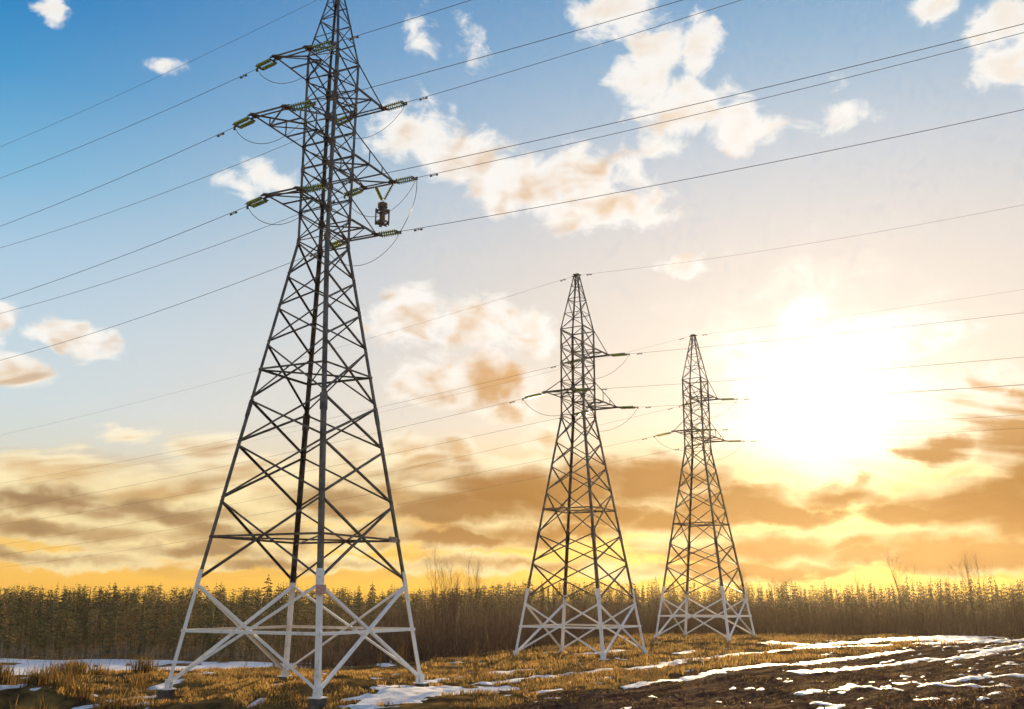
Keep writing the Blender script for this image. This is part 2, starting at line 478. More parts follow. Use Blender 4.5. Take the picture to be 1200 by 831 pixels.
class MB:
    def __init__(self):
        self.v = []; self.f = []

    def add(self, V, Fc):
        o = len(self.v)
        self.v += [tuple(x) for x in V]
        self.f += [tuple(i + o for i in q) for q in Fc]

    def box(self, c, sx, sy, sz, rot=None):
        pts = []
        for dx in (-.5, .5):
            for dy in (-.5, .5):
                for dz in (-.5, .5):
                    p = Vector((dx * sx, dy * sy, dz * sz))
                    if rot is not None:
                        p = rot @ p
                    pts.append(Vector(c) + p)
        self.add(pts, [(0, 1, 3, 2), (4, 6, 7, 5), (0, 4, 5, 1), (2, 3, 7, 6), (0, 2, 6, 4), (1, 5, 7, 3)])

    def prism(self, a, b_, prof, s, n_):
        """extrude the profile [(ps,pn)] from a to b along axes s,n"""
        a = Vector(a); b_ = Vector(b_)
        k = len(prof)
        V = [a + s * x + n_ * y for x, y in prof] + [b_ + s * x + n_ * y for x, y in prof]
        Fc = [(i, (i + 1) % k, k + (i + 1) % k, k + i) for i in range(k)] + [tuple(range(k - 1, -1, -1)), tuple(range(k, 2 * k))]
        self.add(V, Fc)

    def tube(self, pts, r, k=5):
        pts = [Vector(p) for p in pts]
        V = []; Fc = []
        for i, p in enumerate(pts):
            d = (pts[min(i + 1, len(pts) - 1)] - pts[max(i - 1, 0)]).normalized()
            ax = d.cross(Vector((0, 0, 1)))
            if ax.length < 1e-3:
                ax = d.cross(Vector((0, 1, 0)))
            ax.normalize(); ay = d.cross(ax)
            rr = r[i] if isinstance(r, (list, tuple)) else r
            for j in range(k):
                t = 2 * math.pi * j / k
                V.append(p + ax * (rr * math.cos(t)) + ay * (rr * math.sin(t)))
        for i in range(len(pts) - 1):
            for j in range(k):
                Fc.append((i * k + j, i * k + (j + 1) % k, (i + 1) * k + (j + 1) % k, (i + 1) * k + j))
        Fc.append(tuple(range(k - 1, -1, -1))); Fc.append(tuple((len(pts) - 1) * k + j for j in range(k)))
        self.add(V, Fc)

    def build(self, name, mat, parent=None, loc=None):
        return link(name, pyd(name, self.v, self.f), mat, parent, loc)


def hash2(ix, iy, seed=0):
    h = (ix.astype(np.int64) * 374761393 + iy.astype(np.int64) * 668265263 + seed * 974711) & 0x7fffffff
    h = ((h ^ (h >> 13)) * 1274126177) & 0x7fffffff
    return ((h ^ (h >> 16)) & 0xffff) / 65535.0


def vnoise(x, y, seed=0):
    ix = np.floor(x); iy = np.floor(y)
    fx = x - ix; fy = y - iy
    fx = fx * fx * (3 - 2 * fx); fy = fy * fy * (3 - 2 * fy)
    a = hash2(ix, iy, seed); b_ = hash2(ix + 1, iy, seed); c = hash2(ix, iy + 1, seed); d = hash2(ix + 1, iy + 1, seed)
    return (a * (1 - fx) + b_ * fx) * (1 - fy) + (c * (1 - fx) + d * fx) * fy


def fbm(x, y, octv=4, seed=0, gain=0.5):
    s = 0; a = 1; t = 0
    for i in range(octv):
        s = s + a * vnoise(x * 2 ** i + i * 17.3, y * 2 ** i - i * 9.1, seed + i); t += a; a *= gain
    return s / t


def sstep(a, b_, x):
    t = np.clip((x - a) / (b_ - a), 0, 1)
    return t * t * (3 - 2 * t)


# ------------------------------------------------------------------ terrain
T1 = (-10.432, 50.453, 0.0, 0.4507)
T2 = (5.998, 85.867, -0.46, 0.54844)
T3 = (21.092, 108.928, 0.048, 0.56355)
ANCH = np.array([(-10.4, 50.4, -.05), (-6, 46, -.12), (-16.4, 48.4, -.75), (-8.35, 44.5, -.6), (-4.5, 52.5, -.4), (-8, 56, -.05), (5.998, 85.867, -0.46), (2, 80, -.5), (21.09, 108.9, 0.05), (50, 102, 0.22), (80, 95, 0.5), (40, 60, 0.0), (15, 65, -.1), (20, 40, -0.05),
                 (-4, 36, -0.35), (-26, 42, 0.0), (-24, 50, 0.0), (-22, 57, 0.0), (-9, 70, -.45), (45, 25, 0.0), (0, 20, -0.3), (-40, 30, -.5), (0, 58, -.25)])
EDX = np.array([-400, -60, -32, -24, -14, -4, 6, 15, 25, 52, 90, 400.0])
EDY = np.array([30, 42, 53, 58, 67, 80, 100, 117, 122, 116, 104, 60.0])
SBX = np.array([-9, -7, -5.3, -0.7, 1.9, 7, 15.3, 22, 57, 120.0])
SBY = np.array([26, 33, 37.5, 42.5, 49.5, 57, 68.5, 78, 112, 150.0])
FD = math.radians(40)     # the furrows run this way, clockwise from +Y


def soil_mask(x, y):
    d = np.interp(x, SBX, SBY, left=10) - y + (fbm(x * .35, y * .35, 3, 5) - .5) * 5.0
    return sstep(-0.5, 0.9, d)


def height(x, y, fine=True):
    x = np.asarray(x, float); y = np.asarray(y, float)
    w = 0; s = 0
    for ax, ay, az in ANCH:
        q = 1.0 / (((x - ax) ** 2 + (y - ay) ** 2) + 9.0) ** 1.5
        w = w + q; s = s + q * az
    z = s / w
    # the low grassy mound that carries the first pylon
    z = z + 0.34 * np.exp(-(((x + 10) / 6.5) ** 2 + ((y - 50.5) / 4.0) ** 2))
    ys = 43.9 + np.clip(-8.35 - x, -3, 14) * 0.34
    z = z - 0.95 * sstep(-0.1, 2.6, ys - y) * sstep(-4.5, -8.0, x)
    d = y - np.interp(x, EDX, EDY)
    deep = np.interp(x, [-40, -14, 10, 60], [11.2, 9.5, 7.5, 8.0])
    ln = np.interp(x, [-40, -14, 0, 60], [55, 70, 120, 90])
    z = z - deep * sstep(0, 1, np.clip(d / ln, 0, 1) ** 0.8)
    z = z + np.clip(np.hypot(x, y) - 256, 0, 190) * 0.034 + np.clip(np.hypot(x, y) - 446, 0, 300) * .008
    if fine:
        z = z + (fbm(x * .22, y * .22, 3, 11) - .5) * 0.35 * np.where(d < 40, 1, 3)
        sm = soil_mask(x, y)
        al = x * math.sin(FD) + y * math.cos(FD); ac = x * math.cos(FD) - y * math.sin(FD)
        rid = (np.sin(ac * 2 * math.pi / 1.35 + 1.5 * fbm(al * .1, ac * .2, 2, 3)) * .5 + .5)
        z = z + sm * (0.10 * rid - 0.05 + 0.09 * (fbm(x * 2.2, y * 2.2, 3, 21) - .5) + .06 * (fbm(x * 6, y * 6, 2, 31) - .5))
        z = z + (1 - sm) * 0.22 * (fbm(x * 1.3, y * 1.3, 3, 41) - .5)
    return z


def hz(x, y):
    return float(height(np.array([x]), np.array([y]))[0])


def to_ground(u, v):
    d = ray(u, v)
    t = 5.0
    best = None
    ts = np.arange(15, 400, 0.25)
    X = d.x * ts; Y = d.y * ts; Z = EYE + d.z * ts
    k = np.where(Z <= height(X, Y, False))[0]
    i = k[0] if len(k) else len(ts) - 1
    return float(X[i]), float(Y[i])


def axis(dense0, dense1, step, lo, hi, grow=1.28):
    a = list(np.arange(dense0, dense1 + 1e-6, step))
    s = step; p = dense1
    r = []
    while p < hi:
        s = min(s * grow, (hi - dense1) / 8); p += s; r.append(p)
    s = step; p = dense0; l = []
    while p > lo:
        s = min(s * grow, (dense0 - lo) / 8); p -= s; l.append(p)
    return np.array(l[::-1] + a + r)


gx = axis(-30, 64, 0.2, -900, 900, 1.10)
gy = axis(33, 122, 0.2, -120, 1000, 1.06)
GX, GY = np.meshgrid(gx, gy)
GZ = height(GX, GY)
nx, ny = len(gx), len(gy)
idx = np.arange(nx * ny).reshape(ny, nx)
quads = np.stack([idx[:-1, :-1], idx[:-1, 1:], idx[1:, 1:], idx[1:, :-1]], -1).reshape(-1, 4)
me = np_mesh('ground', np.stack([GX, GY, GZ], -1).reshape(-1, 3), quads)
att = me.attributes.new('soil', 'FLOAT', 'POINT')
att.data.foreach_set('value', soil_mask(GX, GY).astype(np.float32).ravel())
me.polygons.foreach_set('use_smooth', np.ones(len(me.polygons), bool))
ground = tag(link('ground', me, MAT['ground']), kind='structure')

# ---- snow left in streaks and patches (pixel traces turned into points on the ground)
SN = [  # [(u,v)...], half width in metres
    ([(568, 803), (600, 797), (639, 792.5)], .75), ([(663, 790), (734, 783.5)], .7), ([(739, 783), (765, 780.7), (817, 773.5), (870, 766.5), (905, 763), (935, 761), (960, 757)], .95),
    ([(741, 804.5), (786, 797), (840, 790), (870, 784.5), (900, 781), (936, 779.5), (962, 775.5), (1020, 768.5), (1067, 763)], .75),
    ([(930, 789), (965, 787), (1000, 783), (1083, 773), (1130, 771), (1160, 765), (1200, 759)], .75), ([(1133, 764), (1165, 762), (1200, 756)], .7),
    ([(905, 754), (960, 756), (1020, 752), (1090, 748), (1200, 744)], 2.2), ([(1040, 751), (1120, 748.5), (1220, 746.5)], 4.0), ([(1080, 755), (1140, 752), (1220, 750)], 1.6), ([(1100, 747), (1220, 744.5)], 3.0), ([(940, 760), (990, 757), (1040, 756)], 1.0),
    ([(1000, 803), (1020, 806), (1055, 808)], .35), ([(1057, 801), (1085, 803), (1110, 801), (1123, 798), (1167, 793), (1210, 791)], .5), ([(1083, 805), (1130, 805), (1180, 805)], .35),
    ([(936, 814.5), (962, 811)], .4), ([(948, 823.5), (984, 824)], .35), ([(978, 810), (1000, 804), (1020, 806)], .45), ([(1074, 822), (1095, 822)], .2),
    ([(632, 811), (654, 808)], .3), ([(663, 800), (676, 799)], .3), ([(702, 795), (714, 793)], .4), ([(725, 793), (742, 792)], .4),
    ([(428, 825), (460, 817), (500, 813), (540, 811), (582, 807.5)], 1.5), ([(445, 822), (480, 812), (512, 808), (524, 812)], 2.1), ([(425, 829), (450, 824), (480, 818)], .8),
    ([(504, 799), (540, 794.5)], .7), ([(580, 788.5), (610, 786)], 1.1), ([(522, 805), (534, 806)], .5), ([(408, 781), (452, 779)], .8), ([(496, 774), (538, 772)], .9), ([(440, 790), (462, 790)], .4),
    ([(88, 830), (117, 826)], .2), ([(128, 821.6), (150, 818), (182, 815)], .2), ([(0, 808), (27, 805)], .5), ([(292, 831), (306, 821)], .25), ([(152, 826), (172, 823)], .25),
    ([(220, 792), (264, 788)], .4), ([(795, 767), (812, 763)], .7), ([(680, 766), (730, 762)], .8), ([(640, 765), (662, 764)], .5), ([(180, 805), (215, 797)], .3), ([(30, 797), (70, 795)], .5),
]
smk = np.full(GX.shape, -1.0)
sub = (GX > -45) & (GX < 75) & (GY > 30) & (GY < 135)
sx_, sy_ = GX[sub], GY[sub]
wob = (fbm(sx_ * 1.1, sy_ * 1.1, 4, 61) - .5)
best = np.full(sx_.shape, -1.0)
for pts, hw in SN:
    gp = [to_ground(*p) for p in pts]
    for (x0, y0), (x1, y1) in zip(gp[:-1], gp[1:]):
        dx, dy = x1 - x0, y1 - y0
        t = np.clip(((sx_ - x0) * dx + (sy_ - y0) * dy) / (dx * dx + dy * dy + 1e-9), 0, 1)
        dist = np.hypot(sx_ - x0 - t * dx, sy_ - y0 - t * dy)
        best = np.maximum(best, 1 - dist / (hw * 1.0))
# specks caught between the clods
al = sx_ * math.sin(FD) + sy_ * math.cos(FD); ac = sx_ * math.cos(FD) - sy_ * math.sin(FD)
spk = fbm(al * .5, ac * 1.9, 4, 71)
far = sstep(45, 105, sy_ + sx_ * .3)
speck = np.maximum((spk - (0.72 - 0.05 * far)) * 6 * soil_mask(sx_, sy_), (fbm(sx_ * .8, sy_ * .8, 3, 75) - .76) * 6 * (1 - soil_mask(sx_, sy_)))
smk[sub] = np.maximum(best + wob * 1.5, speck + wob * .5)
lowm = (GZ < -7.2) & (GX < -12) & (GY < np.interp(GX, [-140, -60, 0], [249, 255, 243]))
smk = np.where(lowm, np.maximum(smk, (fbm(GX * .05, GY * .12, 3, 81) - .36) * 5), smk)
SZ = GZ + np.clip((smk - 0.25) * 0.14, -0.3, 0.05)
vm_ = smk > -0.4
fm = vm_[:-1, :-1] & vm_[:-1, 1:] & vm_[1:, 1:] & vm_[1:, :-1]
q2 = quads[fm.ravel()]
uq, inv = np.unique(q2, return_inverse=True)
me = np_mesh('snow', np.stack([GX, GY, SZ], -1).reshape(-1, 3)[uq], inv.reshape(-1, 4))
me.polygons.foreach_set('use_smooth', np.ones(len(me.polygons), bool))
snow = tag(link('snow', me, MAT['snow']), kind='structure')

# ------------------------------------------------------------------ lattice pylons


def angle_bar(mb, a, b_, w, n_, off=0.0, t=None):
    """steel angle from a to b, one flange in the face whose outward normal is n_"""
    a = Vector(a); b_ = Vector(b_); n_ = Vector(n_)
    t = t or max(0.012, w * 0.13)
    d = (b_ - a).normalized()
    s = d.cross(n_).normalized(); n2 = s.cross(d).normalized()
    o = n2 * off - s * (w / 2)
    mb.prism(a + o, b_ + o, [(0, 0), (w, 0), (w, -t), (t, -t), (t, -w), (0, -w)], s, n2)


def leg_bar(mb, a, b_, w, ex, ey, t=None):
    t = t or w * 0.13
    mb.prism(a, b_, [(0, 0), (w, 0), (w, t), (t, t), (t, w), (0, w)], Vector(ex), Vector(ey))


CORN = {'L': (-1, -1), 'F': (1, -1), 'R': (1, 1), 'B': (-1, 1)}
FACES = [('L', 'F', (0, -1, 0)), ('F', 'R', (1, 0, 0)), ('R', 'B', (0, 1, 0)), ('B', 'L', (-1, 0, 0))]


def make_pylon(name, spec):
    root = bpy.data.objects.new(name, None)
    col.objects.link(root)
    zw, zc, za = spec['waist'], spec['cone'], spec['apex']
    sb, sw, sc, sa = spec['sb'], spec['sw'], spec['sc'], spec['sa']

    def half(z):
        if z <= zw: return (sb + (sw - sb) * z / zw) / 2
        if z <= zc: return (sw + (sc - sw) * (z - zw) / (zc - zw)) / 2
        return (sc + (sa - sc) * (z - zc) / (za - zc)) / 2

    def P(c, z, shrink=0.0):
        h = half(z) - shrink
        return Vector((CORN[c][0] * h, CORN[c][1] * h, z))

    jt = spec['jt']; wt_ = spec.get('white_to', jt)

    def one(nm, mat, fn, lab=None):
        mb = MB(); fn(mb); o = mb.build(nm, MAT[mat], root)
        if lab: o['label'] = lab
        return o
    # legs
    for c, (ix, iy) in CORN.items():
        for z0, z1, w, mat, lab in ((-.15, wt_, spec['lw'], 'white', 'white painted foot section of the leg'), (wt_, spec['splice'], spec['lw'], 'steel', None),
                                    (spec['splice'], zw, spec['lw'] * .86, 'steel', None), (zw, zc, spec['lw'] * .72, 'steel', None), (zc, za, spec['lw'] * .5, 'steel', None)):
            one('leg', mat, lambda mb: leg_bar(mb, P(c, max(z0, 0)) + Vector((0, 0, min(z0, 0))), P(c, z1), w, (-ix, 0, 0), (0, -iy, 0)), lab)
        # splice plates and the white joint collar
        s = spec['splice']
        for zz, hh, mat, nm in ((s, .9, 'steel', 'splice_plate'), (wt_ + .1, .85, 'white', 'joint_collar'), (.12, .5, 'white', 'base_shoe')):
            mb = MB()
            w = spec['lw'] * 1.25
            a, b2 = P(c, max(zz - hh / 2, 0.02), -.02), P(c, zz + hh / 2, -.02)
            leg_bar(mb, a, b2, w, (-ix, 0, 0), (0, -iy, 0), .03)
            if nm == 'base_shoe':
                mb.box(P(c, 0.03, .08), .62, .62, .05)
                mb.box(P(c, 0.25, .10), .5, .03, .42); mb.box(P(c, 0.25, .10), .03, .5, .42)
            mb.build(nm, MAT[mat], root)
        mb = MB()
        mb.prism(P(c, -.95, .08), P(c, .0, .08), [(-.27, -.27), (.27, -.27), (.27, .27), (-.27, .27)], Vector((1, 0, 0)), Vector((0, 1, 0)))
        o = mb.build('footing', MAT['concrete'], root)
    # base panel: heavy white cross braces with a belt at half height
    for a, b2, nv in FACES:
        wB = spec['bw'] * 1.35
        one('cross_brace', 'white', lambda mb: (angle_bar(mb, P(a, .25), P(b2, jt - .1), wB, nv, .02)), 'white painted cross brace of the foot section')
        one('cross_brace', 'white', lambda mb: (angle_bar(mb, P(b2, .25), P(a, jt - .1), wB, nv, -.03 - wB * .2)), 'white painted cross brace of the foot section')
        zh = spec['belt']
        one('belt_strut', 'white', lambda mb: angle_bar(mb, P(a, zh), P(b2, zh), wB * 1.0, nv, .05), 'white painted belt strut of the foot section')
    # tapering shaft
    lv = spec['levels']
    for i in range(len(lv) - 1):
        z0, z1 = lv[i], lv[i + 1]
        w = spec['bw'] * (1.0 if z0 < spec['splice'] else .85) * (1 if z0 < zw else .72)
        for a, b2, nv in FACES:
            one('diagonal_brace', 'steel', lambda mb: angle_bar(mb, P(a, z0 + .08), P(b2, z1 - .08), w, nv, .012))
            one('diagonal_brace', 'steel', lambda mb: angle_bar(mb, P(b2, z0 + .08), P(a, z1 - .08), w, nv, -.015 - w * .15))
            if z0 >= zw - .01:
                one('belt_strut', 'steel', lambda mb: angle_bar(mb, P(a, z0), P(b2, z0), w * .9, nv, .03))
        if z0 >= zw - .01:
            for c in 'LFRB':
                ix, iy = CORN[c]
                mb = MB(); leg_bar(mb, P(c, z0 - .16, -.012), P(c, z0 + .16, -.012), .26, (-ix, 0, 0), (0, -iy, 0), .02)
                mb.build('gusset_plate', MAT['gusset'], root)
    for zh in spec['belts']:
        for a, b2, nv in FACES:
            one('belt_strut', 'steel', lambda mb: angle_bar(mb, P(a, zh), P(b2, zh), spec['bw'], nv, .05))
        one('diaphragm_strut', 'steel', lambda mb: angle_bar(mb, P('L', zh), P('R', zh), spec['bw'] * .8, (0, 0, 1), 0))
        one('diaphragm_strut', 'steel', lambda mb: angle_bar(mb, P('F', zh), P('B', zh), spec['bw'] * .8, (0, 0, 1), -.05))
    # peak
    k = spec['peak']
    for i in range(k):
        r0, r1 = 1 - (1 - i / k) ** 1.15, 1 - (1 - (i + 1) / k) ** 1.15
        z0, z1 = zc + (za - zc) * r0, zc + (za - zc) * r1
        for j, (a, b2, nv) in enumerate(FACES):
            w = spec['bw'] * .52
            if i:
                one('belt_strut', 'steel', lambda mb: angle_bar(mb, P(a, z0), P(b2, z0), w, nv, .02))
            if (i + j) % 2: a, b2 = b2, a
            one('diagonal_brace', 'steel', lambda mb: angle_bar(mb, P(a, z0 + .03), P(b2, z1 - .03), w, nv, .01))
    for a, b2, nv in FACES:
        one('belt_strut', 'steel', lambda mb: angle_bar(mb, P(a, zc), P(b2, zc), spec['bw'] * .8, nv, .03))
    one('peak_cap', 'steel', lambda mb: (mb.box((0, 0, za), sa + .12, sa + .12, .06), mb.box((0, 0, za - .1), sa + .5, .09, .1)))
    # crossarms
    tips = {}
    for (sg, zb, L, zs, key) in spec['arms']:
        hb = half(zb); ht = half(zs)
        A = [Vector((x * hb, sg * hb, zb)) for x in (-1, 1)]
        Tp = [Vector((x * hb, sg * (hb + L), zb)) for x in (-1, 1)]
        mb = MB()
        w = spec['bw'] * .95
        for i in (0, 1):
            angle_bar(mb, A[i], Tp[i] + Vector((0, sg * .12, 0)), w, (0, 0, -1), 0)
        ext = Vector((.32, 0, 0))
        angle_bar(mb, Tp[0] - ext, Tp[1] + ext, w * 1.1, (0, sg, 0), .03)
        angle_bar(mb, Tp[0] - ext + Vector((0, -sg * .28, 0)), Tp[1] + ext + Vector((0, -sg * .28, 0)), w * .9, (0, -sg, 0), .0)
        arm = mb.build('crossarm', MAT['steel'], root)
        nseg = 3 if L > 3.5 else 2
        for q in range(1, nseg):
            f = q / nseg
            p0, p1 = A[0].lerp(Tp[0], f), A[1].lerp(Tp[1], f)
            mb = MB(); angle_bar(mb, p0, p1, w * .7, (0, 0, -1), .02); mb.build('tie_strut', MAT['steel'], arm)
        for q in range(nseg):
            p = [A[0].lerp(Tp[0], q / nseg), A[1].lerp(Tp[1], q / nseg)]; r = [A[0].lerp(Tp[0], (q + 1) / nseg), A[1].lerp(Tp[1], (q + 1) / nseg)]
            mb = MB(); angle_bar(mb, p[q % 2], r[1 - q % 2], w * .7, (0, 0, -1), .03); mb.build('lacing', MAT['steel'], arm)
        for i, x in enumerate((-1, 1)):
            top = Vector((x * ht, sg * ht, zs))
            mb = MB(); angle_bar(mb, top, Tp[i], w * .8, (x, 0, 0), 0.02); mb.build('stay', MAT['steel'], arm)
            if L > 3.5:
                for f in (.36, .68):
                    pa, pb = A[i].lerp(Tp[i], f), top.lerp(Tp[i], f)
                    mb = MB(); angle_bar(mb, pa, pb, w * .5, (x, 0, 0), .0); mb.build('hanger', MAT['steel'], arm)
            mb = MB(); mb.box(Tp[i] + Vector((0, -sg * .14, .02)), .3, .5, .05); mb.build('tip_plate', MAT['gusset'], arm)
        tips[key] = {0: Tp[0] + Vector((-.1, -sg * .22, -.08)), 1: Tp[1] + Vector((.1, -sg * .22, -.08))}
    tips['apex'] = {0: Vector((-sa / 2, 0, za - .05)), 1: Vector((sa / 2, 0, za - .05))}
    return root, tips, P


def place(root, T):
    root.location = (T[0], T[1], T[2])
    root.rotation_euler = (0, 0, -T[3])


def wpt(T, p):
    c, s = math.cos(-T[3]), math.sin(-T[3])
    return Vector((T[0] + c * p.x - s * p.y, T[1] + s * p.x + c * p.y, T[2] + p.z))


SPEC1 = dict(sb=8.926, sw=2.024, sc=2.136, sa=.22, waist=23.2, cone=34.47, apex=40.0, jt=5.0, white_to=5.05, splice=13.75, belt=2.68, lw=.22, bw=.105,
             levels=[5.05, 9.05, 11.91, 14.25, 17.32, 19.37, 21.19, 23.2, 24.8, 26.05, 27.4, 28.76, 30.21, 31.6, 32.94, 34.47], belts=[7.18, 15.85], peak=5,
             arms=[(1, 32.94, 2.72, 34.47, 'a1R'), (1, 28.76, 4.2, 30.21, 'a2R'), (1, 24.8, 2.65, 26.05, 'a3R'),
                   (-1, 32.94, 2.78, 34.47, 'a1L'), (-1, 28.76, 4.2, 30.21, 'a2L'), (-1, 24.8, 2.8, 26.05, 'a3L')])
SPEC2 = dict(sb=8.384, sw=2.358, sc=2.316, sa=.42, waist=20.6, cone=28.61, apex=34.0, jt=4.44, white_to=5.0, splice=10.1, belt=2.41, lw=.23, bw=.11,
             levels=[4.6, 7.7, 10.15, 13.8, 16.1, 18.29, 20.6, 22.22, 23.75, 25.4, 26.96, 28.61], belts=[12.25], peak=4,
             arms=[(1, 26.96, 2.87, 28.61, 'a1R'), (1, 22.22, 4.43, 23.75, 'a2R'), (-1, 22.22, 2.86, 23.75, 'a2L')])

p1, tips1, P1 = make_pylon('lattice_pylon', SPEC1)
place(p1, T1)
tag(p1, 'tallest lattice pylon, six crossarms and white painted foot, on the golden grass mound', 'pylon', 'lattice pylons of the power lines')
mb = MB(); mb.box(P1('F', 4.62, -.03) + Vector((.02, -.0, 0)), .34, .34, .42); sg_ = mb.build('warning_plate', MAT['sign'], p1); sg_['label'] = 'faded red plate on the leg joint'
mb = MB(); hb = P1('R', 7.18); mb.box(Vector((hb.x + .08, hb.y - .75, 7.2)), .18, .55, .28); bx_ = mb.build('marker_box', MAT['box'], p1); bx_['label'] = 'small grey brown box on the belt strut'
p2, tips2, P2 = make_pylon('lattice_pylon', SPEC2)
place(p2, T2)
tag(p2, 'three-armed lattice pylon with white foot standing between the tallest pylon and the farthest one', 'pylon', 'lattice pylons of the power lines')


def copy_tree(o, parent=None):
    c = o.copy(); col.objects.link(c)
    c.parent = parent
    for ch in list(o.children):
        copy_tree(ch, c)
    return c


p3 = copy_tree(p2)
place(p3, T3)
tag(p3, 'smallest-looking farthest three-armed lattice pylon against the sun glow', 'pylon', 'lattice pylons of the power lines')

# ------------------------------------------------------------------ insulator strings, conductors, jumpers


def disc_stack(n_disc, length, r=0.135):
    """one run of glass discs along +X, starting at 0"""
    mb = MB()
    k = 10
    prof = []
    for i in range(n_disc):
        x = length * (i + .15) / n_disc; h = length / n_disc
        prof += [(x, .035), (x + h * .12, .06), (x + h * .3, r), (x + h * .46, r * .96), (x + h * .5, .05)]
    prof = [(0, .03)] + prof + [(length, .03)]
    V = []; Fc = []
    for (x, rr) in prof:
        for j in range(k):
            t = 2 * math.pi * j / k
            V.append((x, rr * math.cos(t), rr * math.sin(t)))
    for i in range(len(prof) - 1):
        for j in range(k):
            Fc.append((i * k + j, i * k + (j + 1) % k, (i + 1) * k + (j + 1) % k, (i + 1) * k + j))
    return pyd('disc_stack', V, Fc)


def yoke_mesh():
    mb = MB(); mb.box((0, 0, 0), .09, .52, .035); mb.box((-.06, 0, 0), .16, .06, .06)
    return pyd('yoke', mb.v, mb.f)


STK = {1: disc_stack(8, 1.08, .115), 2: disc_stack(11, 1.55, .12)}
for me in STK.values(): me.materials.append(MAT['glass'])
YK = yoke_mesh(); YK.materials.append(MAT['gusset'])


def frame_of(d):
    d = d.normalized(); y = Vector((0, 0, 1)).cross(d).normalized(); z = d.cross(y)
    return Matrix(((d.x, y.x, z.x), (d.y, y.y, z.y), (d.z, y.z, z.z)))


def string(p, d, kind, label, group):
    """double insulator string from p along d, returns its live end"""
    total = 1.5 if kind == 1 else 2.3
    stack = 1.08 if kind == 1 else 1.55
    root = bpy.data.objects.new('insulator_string', None)
    col.objects.link(root)
    R = frame_of(d)
    root.matrix_world = Matrix.Translation(p) @ R.to_4x4()
    l0 = (total - stack) * .5
    mb = MB(); mb.tube([(0, 0, 0), (l0 - .04, 0, 0)], .025, 5); mb.build('link_rod', MAT['gusset'], root)
    for x in (l0 - .04, l0 + stack + .04):
        o = link('yoke', YK, None, root); o.location = (x, 0, 0)
    for y in (-.19, .19):
        o = link('disc_stack', STK[kind], None, root); o.location = (l0, y, 0)
    mb = MB(); mb.tube([(l0 + stack + .04, 0, 0), (total, 0, 0)], .04, 5); mb.box((total, 0, -.06), .1, .07, .2); mb.build('clamp', MAT['gusset'], root)
    tag(root, label, 'insulator', group)
    return p + R @ Vector((total, 0, 0))


def wire(name, pts, r, label, cat, group=None, damp=None):
    base = Vector(pts[0])
    mb = MB(); mb.tube([Vector(p) - base for p in pts], r, 4)
    o = mb.build(name, MAT['wire'], None, base)
    tag(o, label, cat, group)
    if damp:
        a, b2 = Vector(damp[0]), Vector(damp[1])
        d = (b2 - a).normalized()
        mb = MB(); c = a - base - Vector((0, 0, .09))
        mb.tube([c - d * .26, c - d * .12], .055, 6); mb.tube([c + d * .12, c + d * .26], .055, 6); mb.tube([c - d * .2, c + d * .2], .018, 4); mb.box(c + Vector((0, 0, .05)), .05, .05, .12)
        mb.build('vibration_damper', MAT['gusset'], o)
    return o


def span(T, p, psi, side, a, b_, length, kind, names, r=.02, strings=True):
    dh = Vector((side * math.cos(psi), -side * math.sin(psi), 0))
    d = (dh + Vector((0, 0, a))).normalized()
    start = p
    if strings:
        start = string(p, d, kind, names[0], names[1])
    pts = [start + dh * t + Vector((0, 0, a * t + b_ * t * t)) for t in np.linspace(0, length, 40) ** 1.0]
    da, db = start + dh * 1.1 + Vector((0, 0, a * 1.1)), start + dh * 1.4 + Vector((0, 0, a * 1.4))
    wire('power_line', pts, r, names[2], 'power line', names[3], (da, db))
    return start


def jumper(e0, e1, drop, label, group, r=.017):
    pts = []
    for i in range(19):
        t = i / 18
        p = e0.lerp(e1, t)
        p.z -= drop * (1 - (2 * t - 1) ** 2) ** .8
        pts.append(p)
    wire('jumper_cable', pts, r, label, 'cable', group)


R_ = math.radians
LVN = {'a1': 'top', 'a2': 'middle', 'a3': 'bottom'}
SDN = {'R': 'line trap side', 'L': 'side without line trap'}
L1A = {'a1L': -.025, 'a2L': -.05, 'a3L': -.07, 'a1R': -.05, 'a2R': -.075, 'a3R': -.10}
R1A = {'a1R': .155, 'a1L': .15, 'a2L': .12, 'a2R': .095, 'a3L': .085, 'a3R': .065}
ends1 = {}
for k in L1A:
    nm = f"{LVN[k[:2]]} crossarm, {SDN[k[2]]}, tallest pylon"
    e0 = span(T1, wpt(T1, tips1[k][0]), R_(34.5), -1, L1A[k], .0012, 90, 1,
              (f"glass string facing away from sun, {nm}", 'insulator strings of the tallest pylon',
               f"conductor running away from the sun, {nm}", 'conductors of the six-wire line'), .017)
    e1 = span(T1, wpt(T1, tips1[k][1]), R_(16), 1, R1A[k], .0008, 75, 1,
              (f"green glass string facing the sun, {nm}", 'insulator strings of the tallest pylon',
               f"conductor running sunwards, {nm}", 'conductors of the six-wire line'), .017)
    ends1[k] = (e0, e1)
    jumper(e0, e1, 1.55 if k != 'a2R' else 1.9, f"sagging jumper cable under {nm}", 'jumper cables of the tallest pylon')
gp = wpt(T1, Vector((0, 0, 39.2)))
for side, psi, a, L, w in ((-1, 31, -.09, 90, 'away from the sun'), (1, 16, .15, 60, 'sunwards')):
    span(T1, gp, R_(psi), side, a, .001, L, 1, (None, None, f"thin earth wire running {w} from the peak of the tallest pylon", 'earth wires'), .013, False)

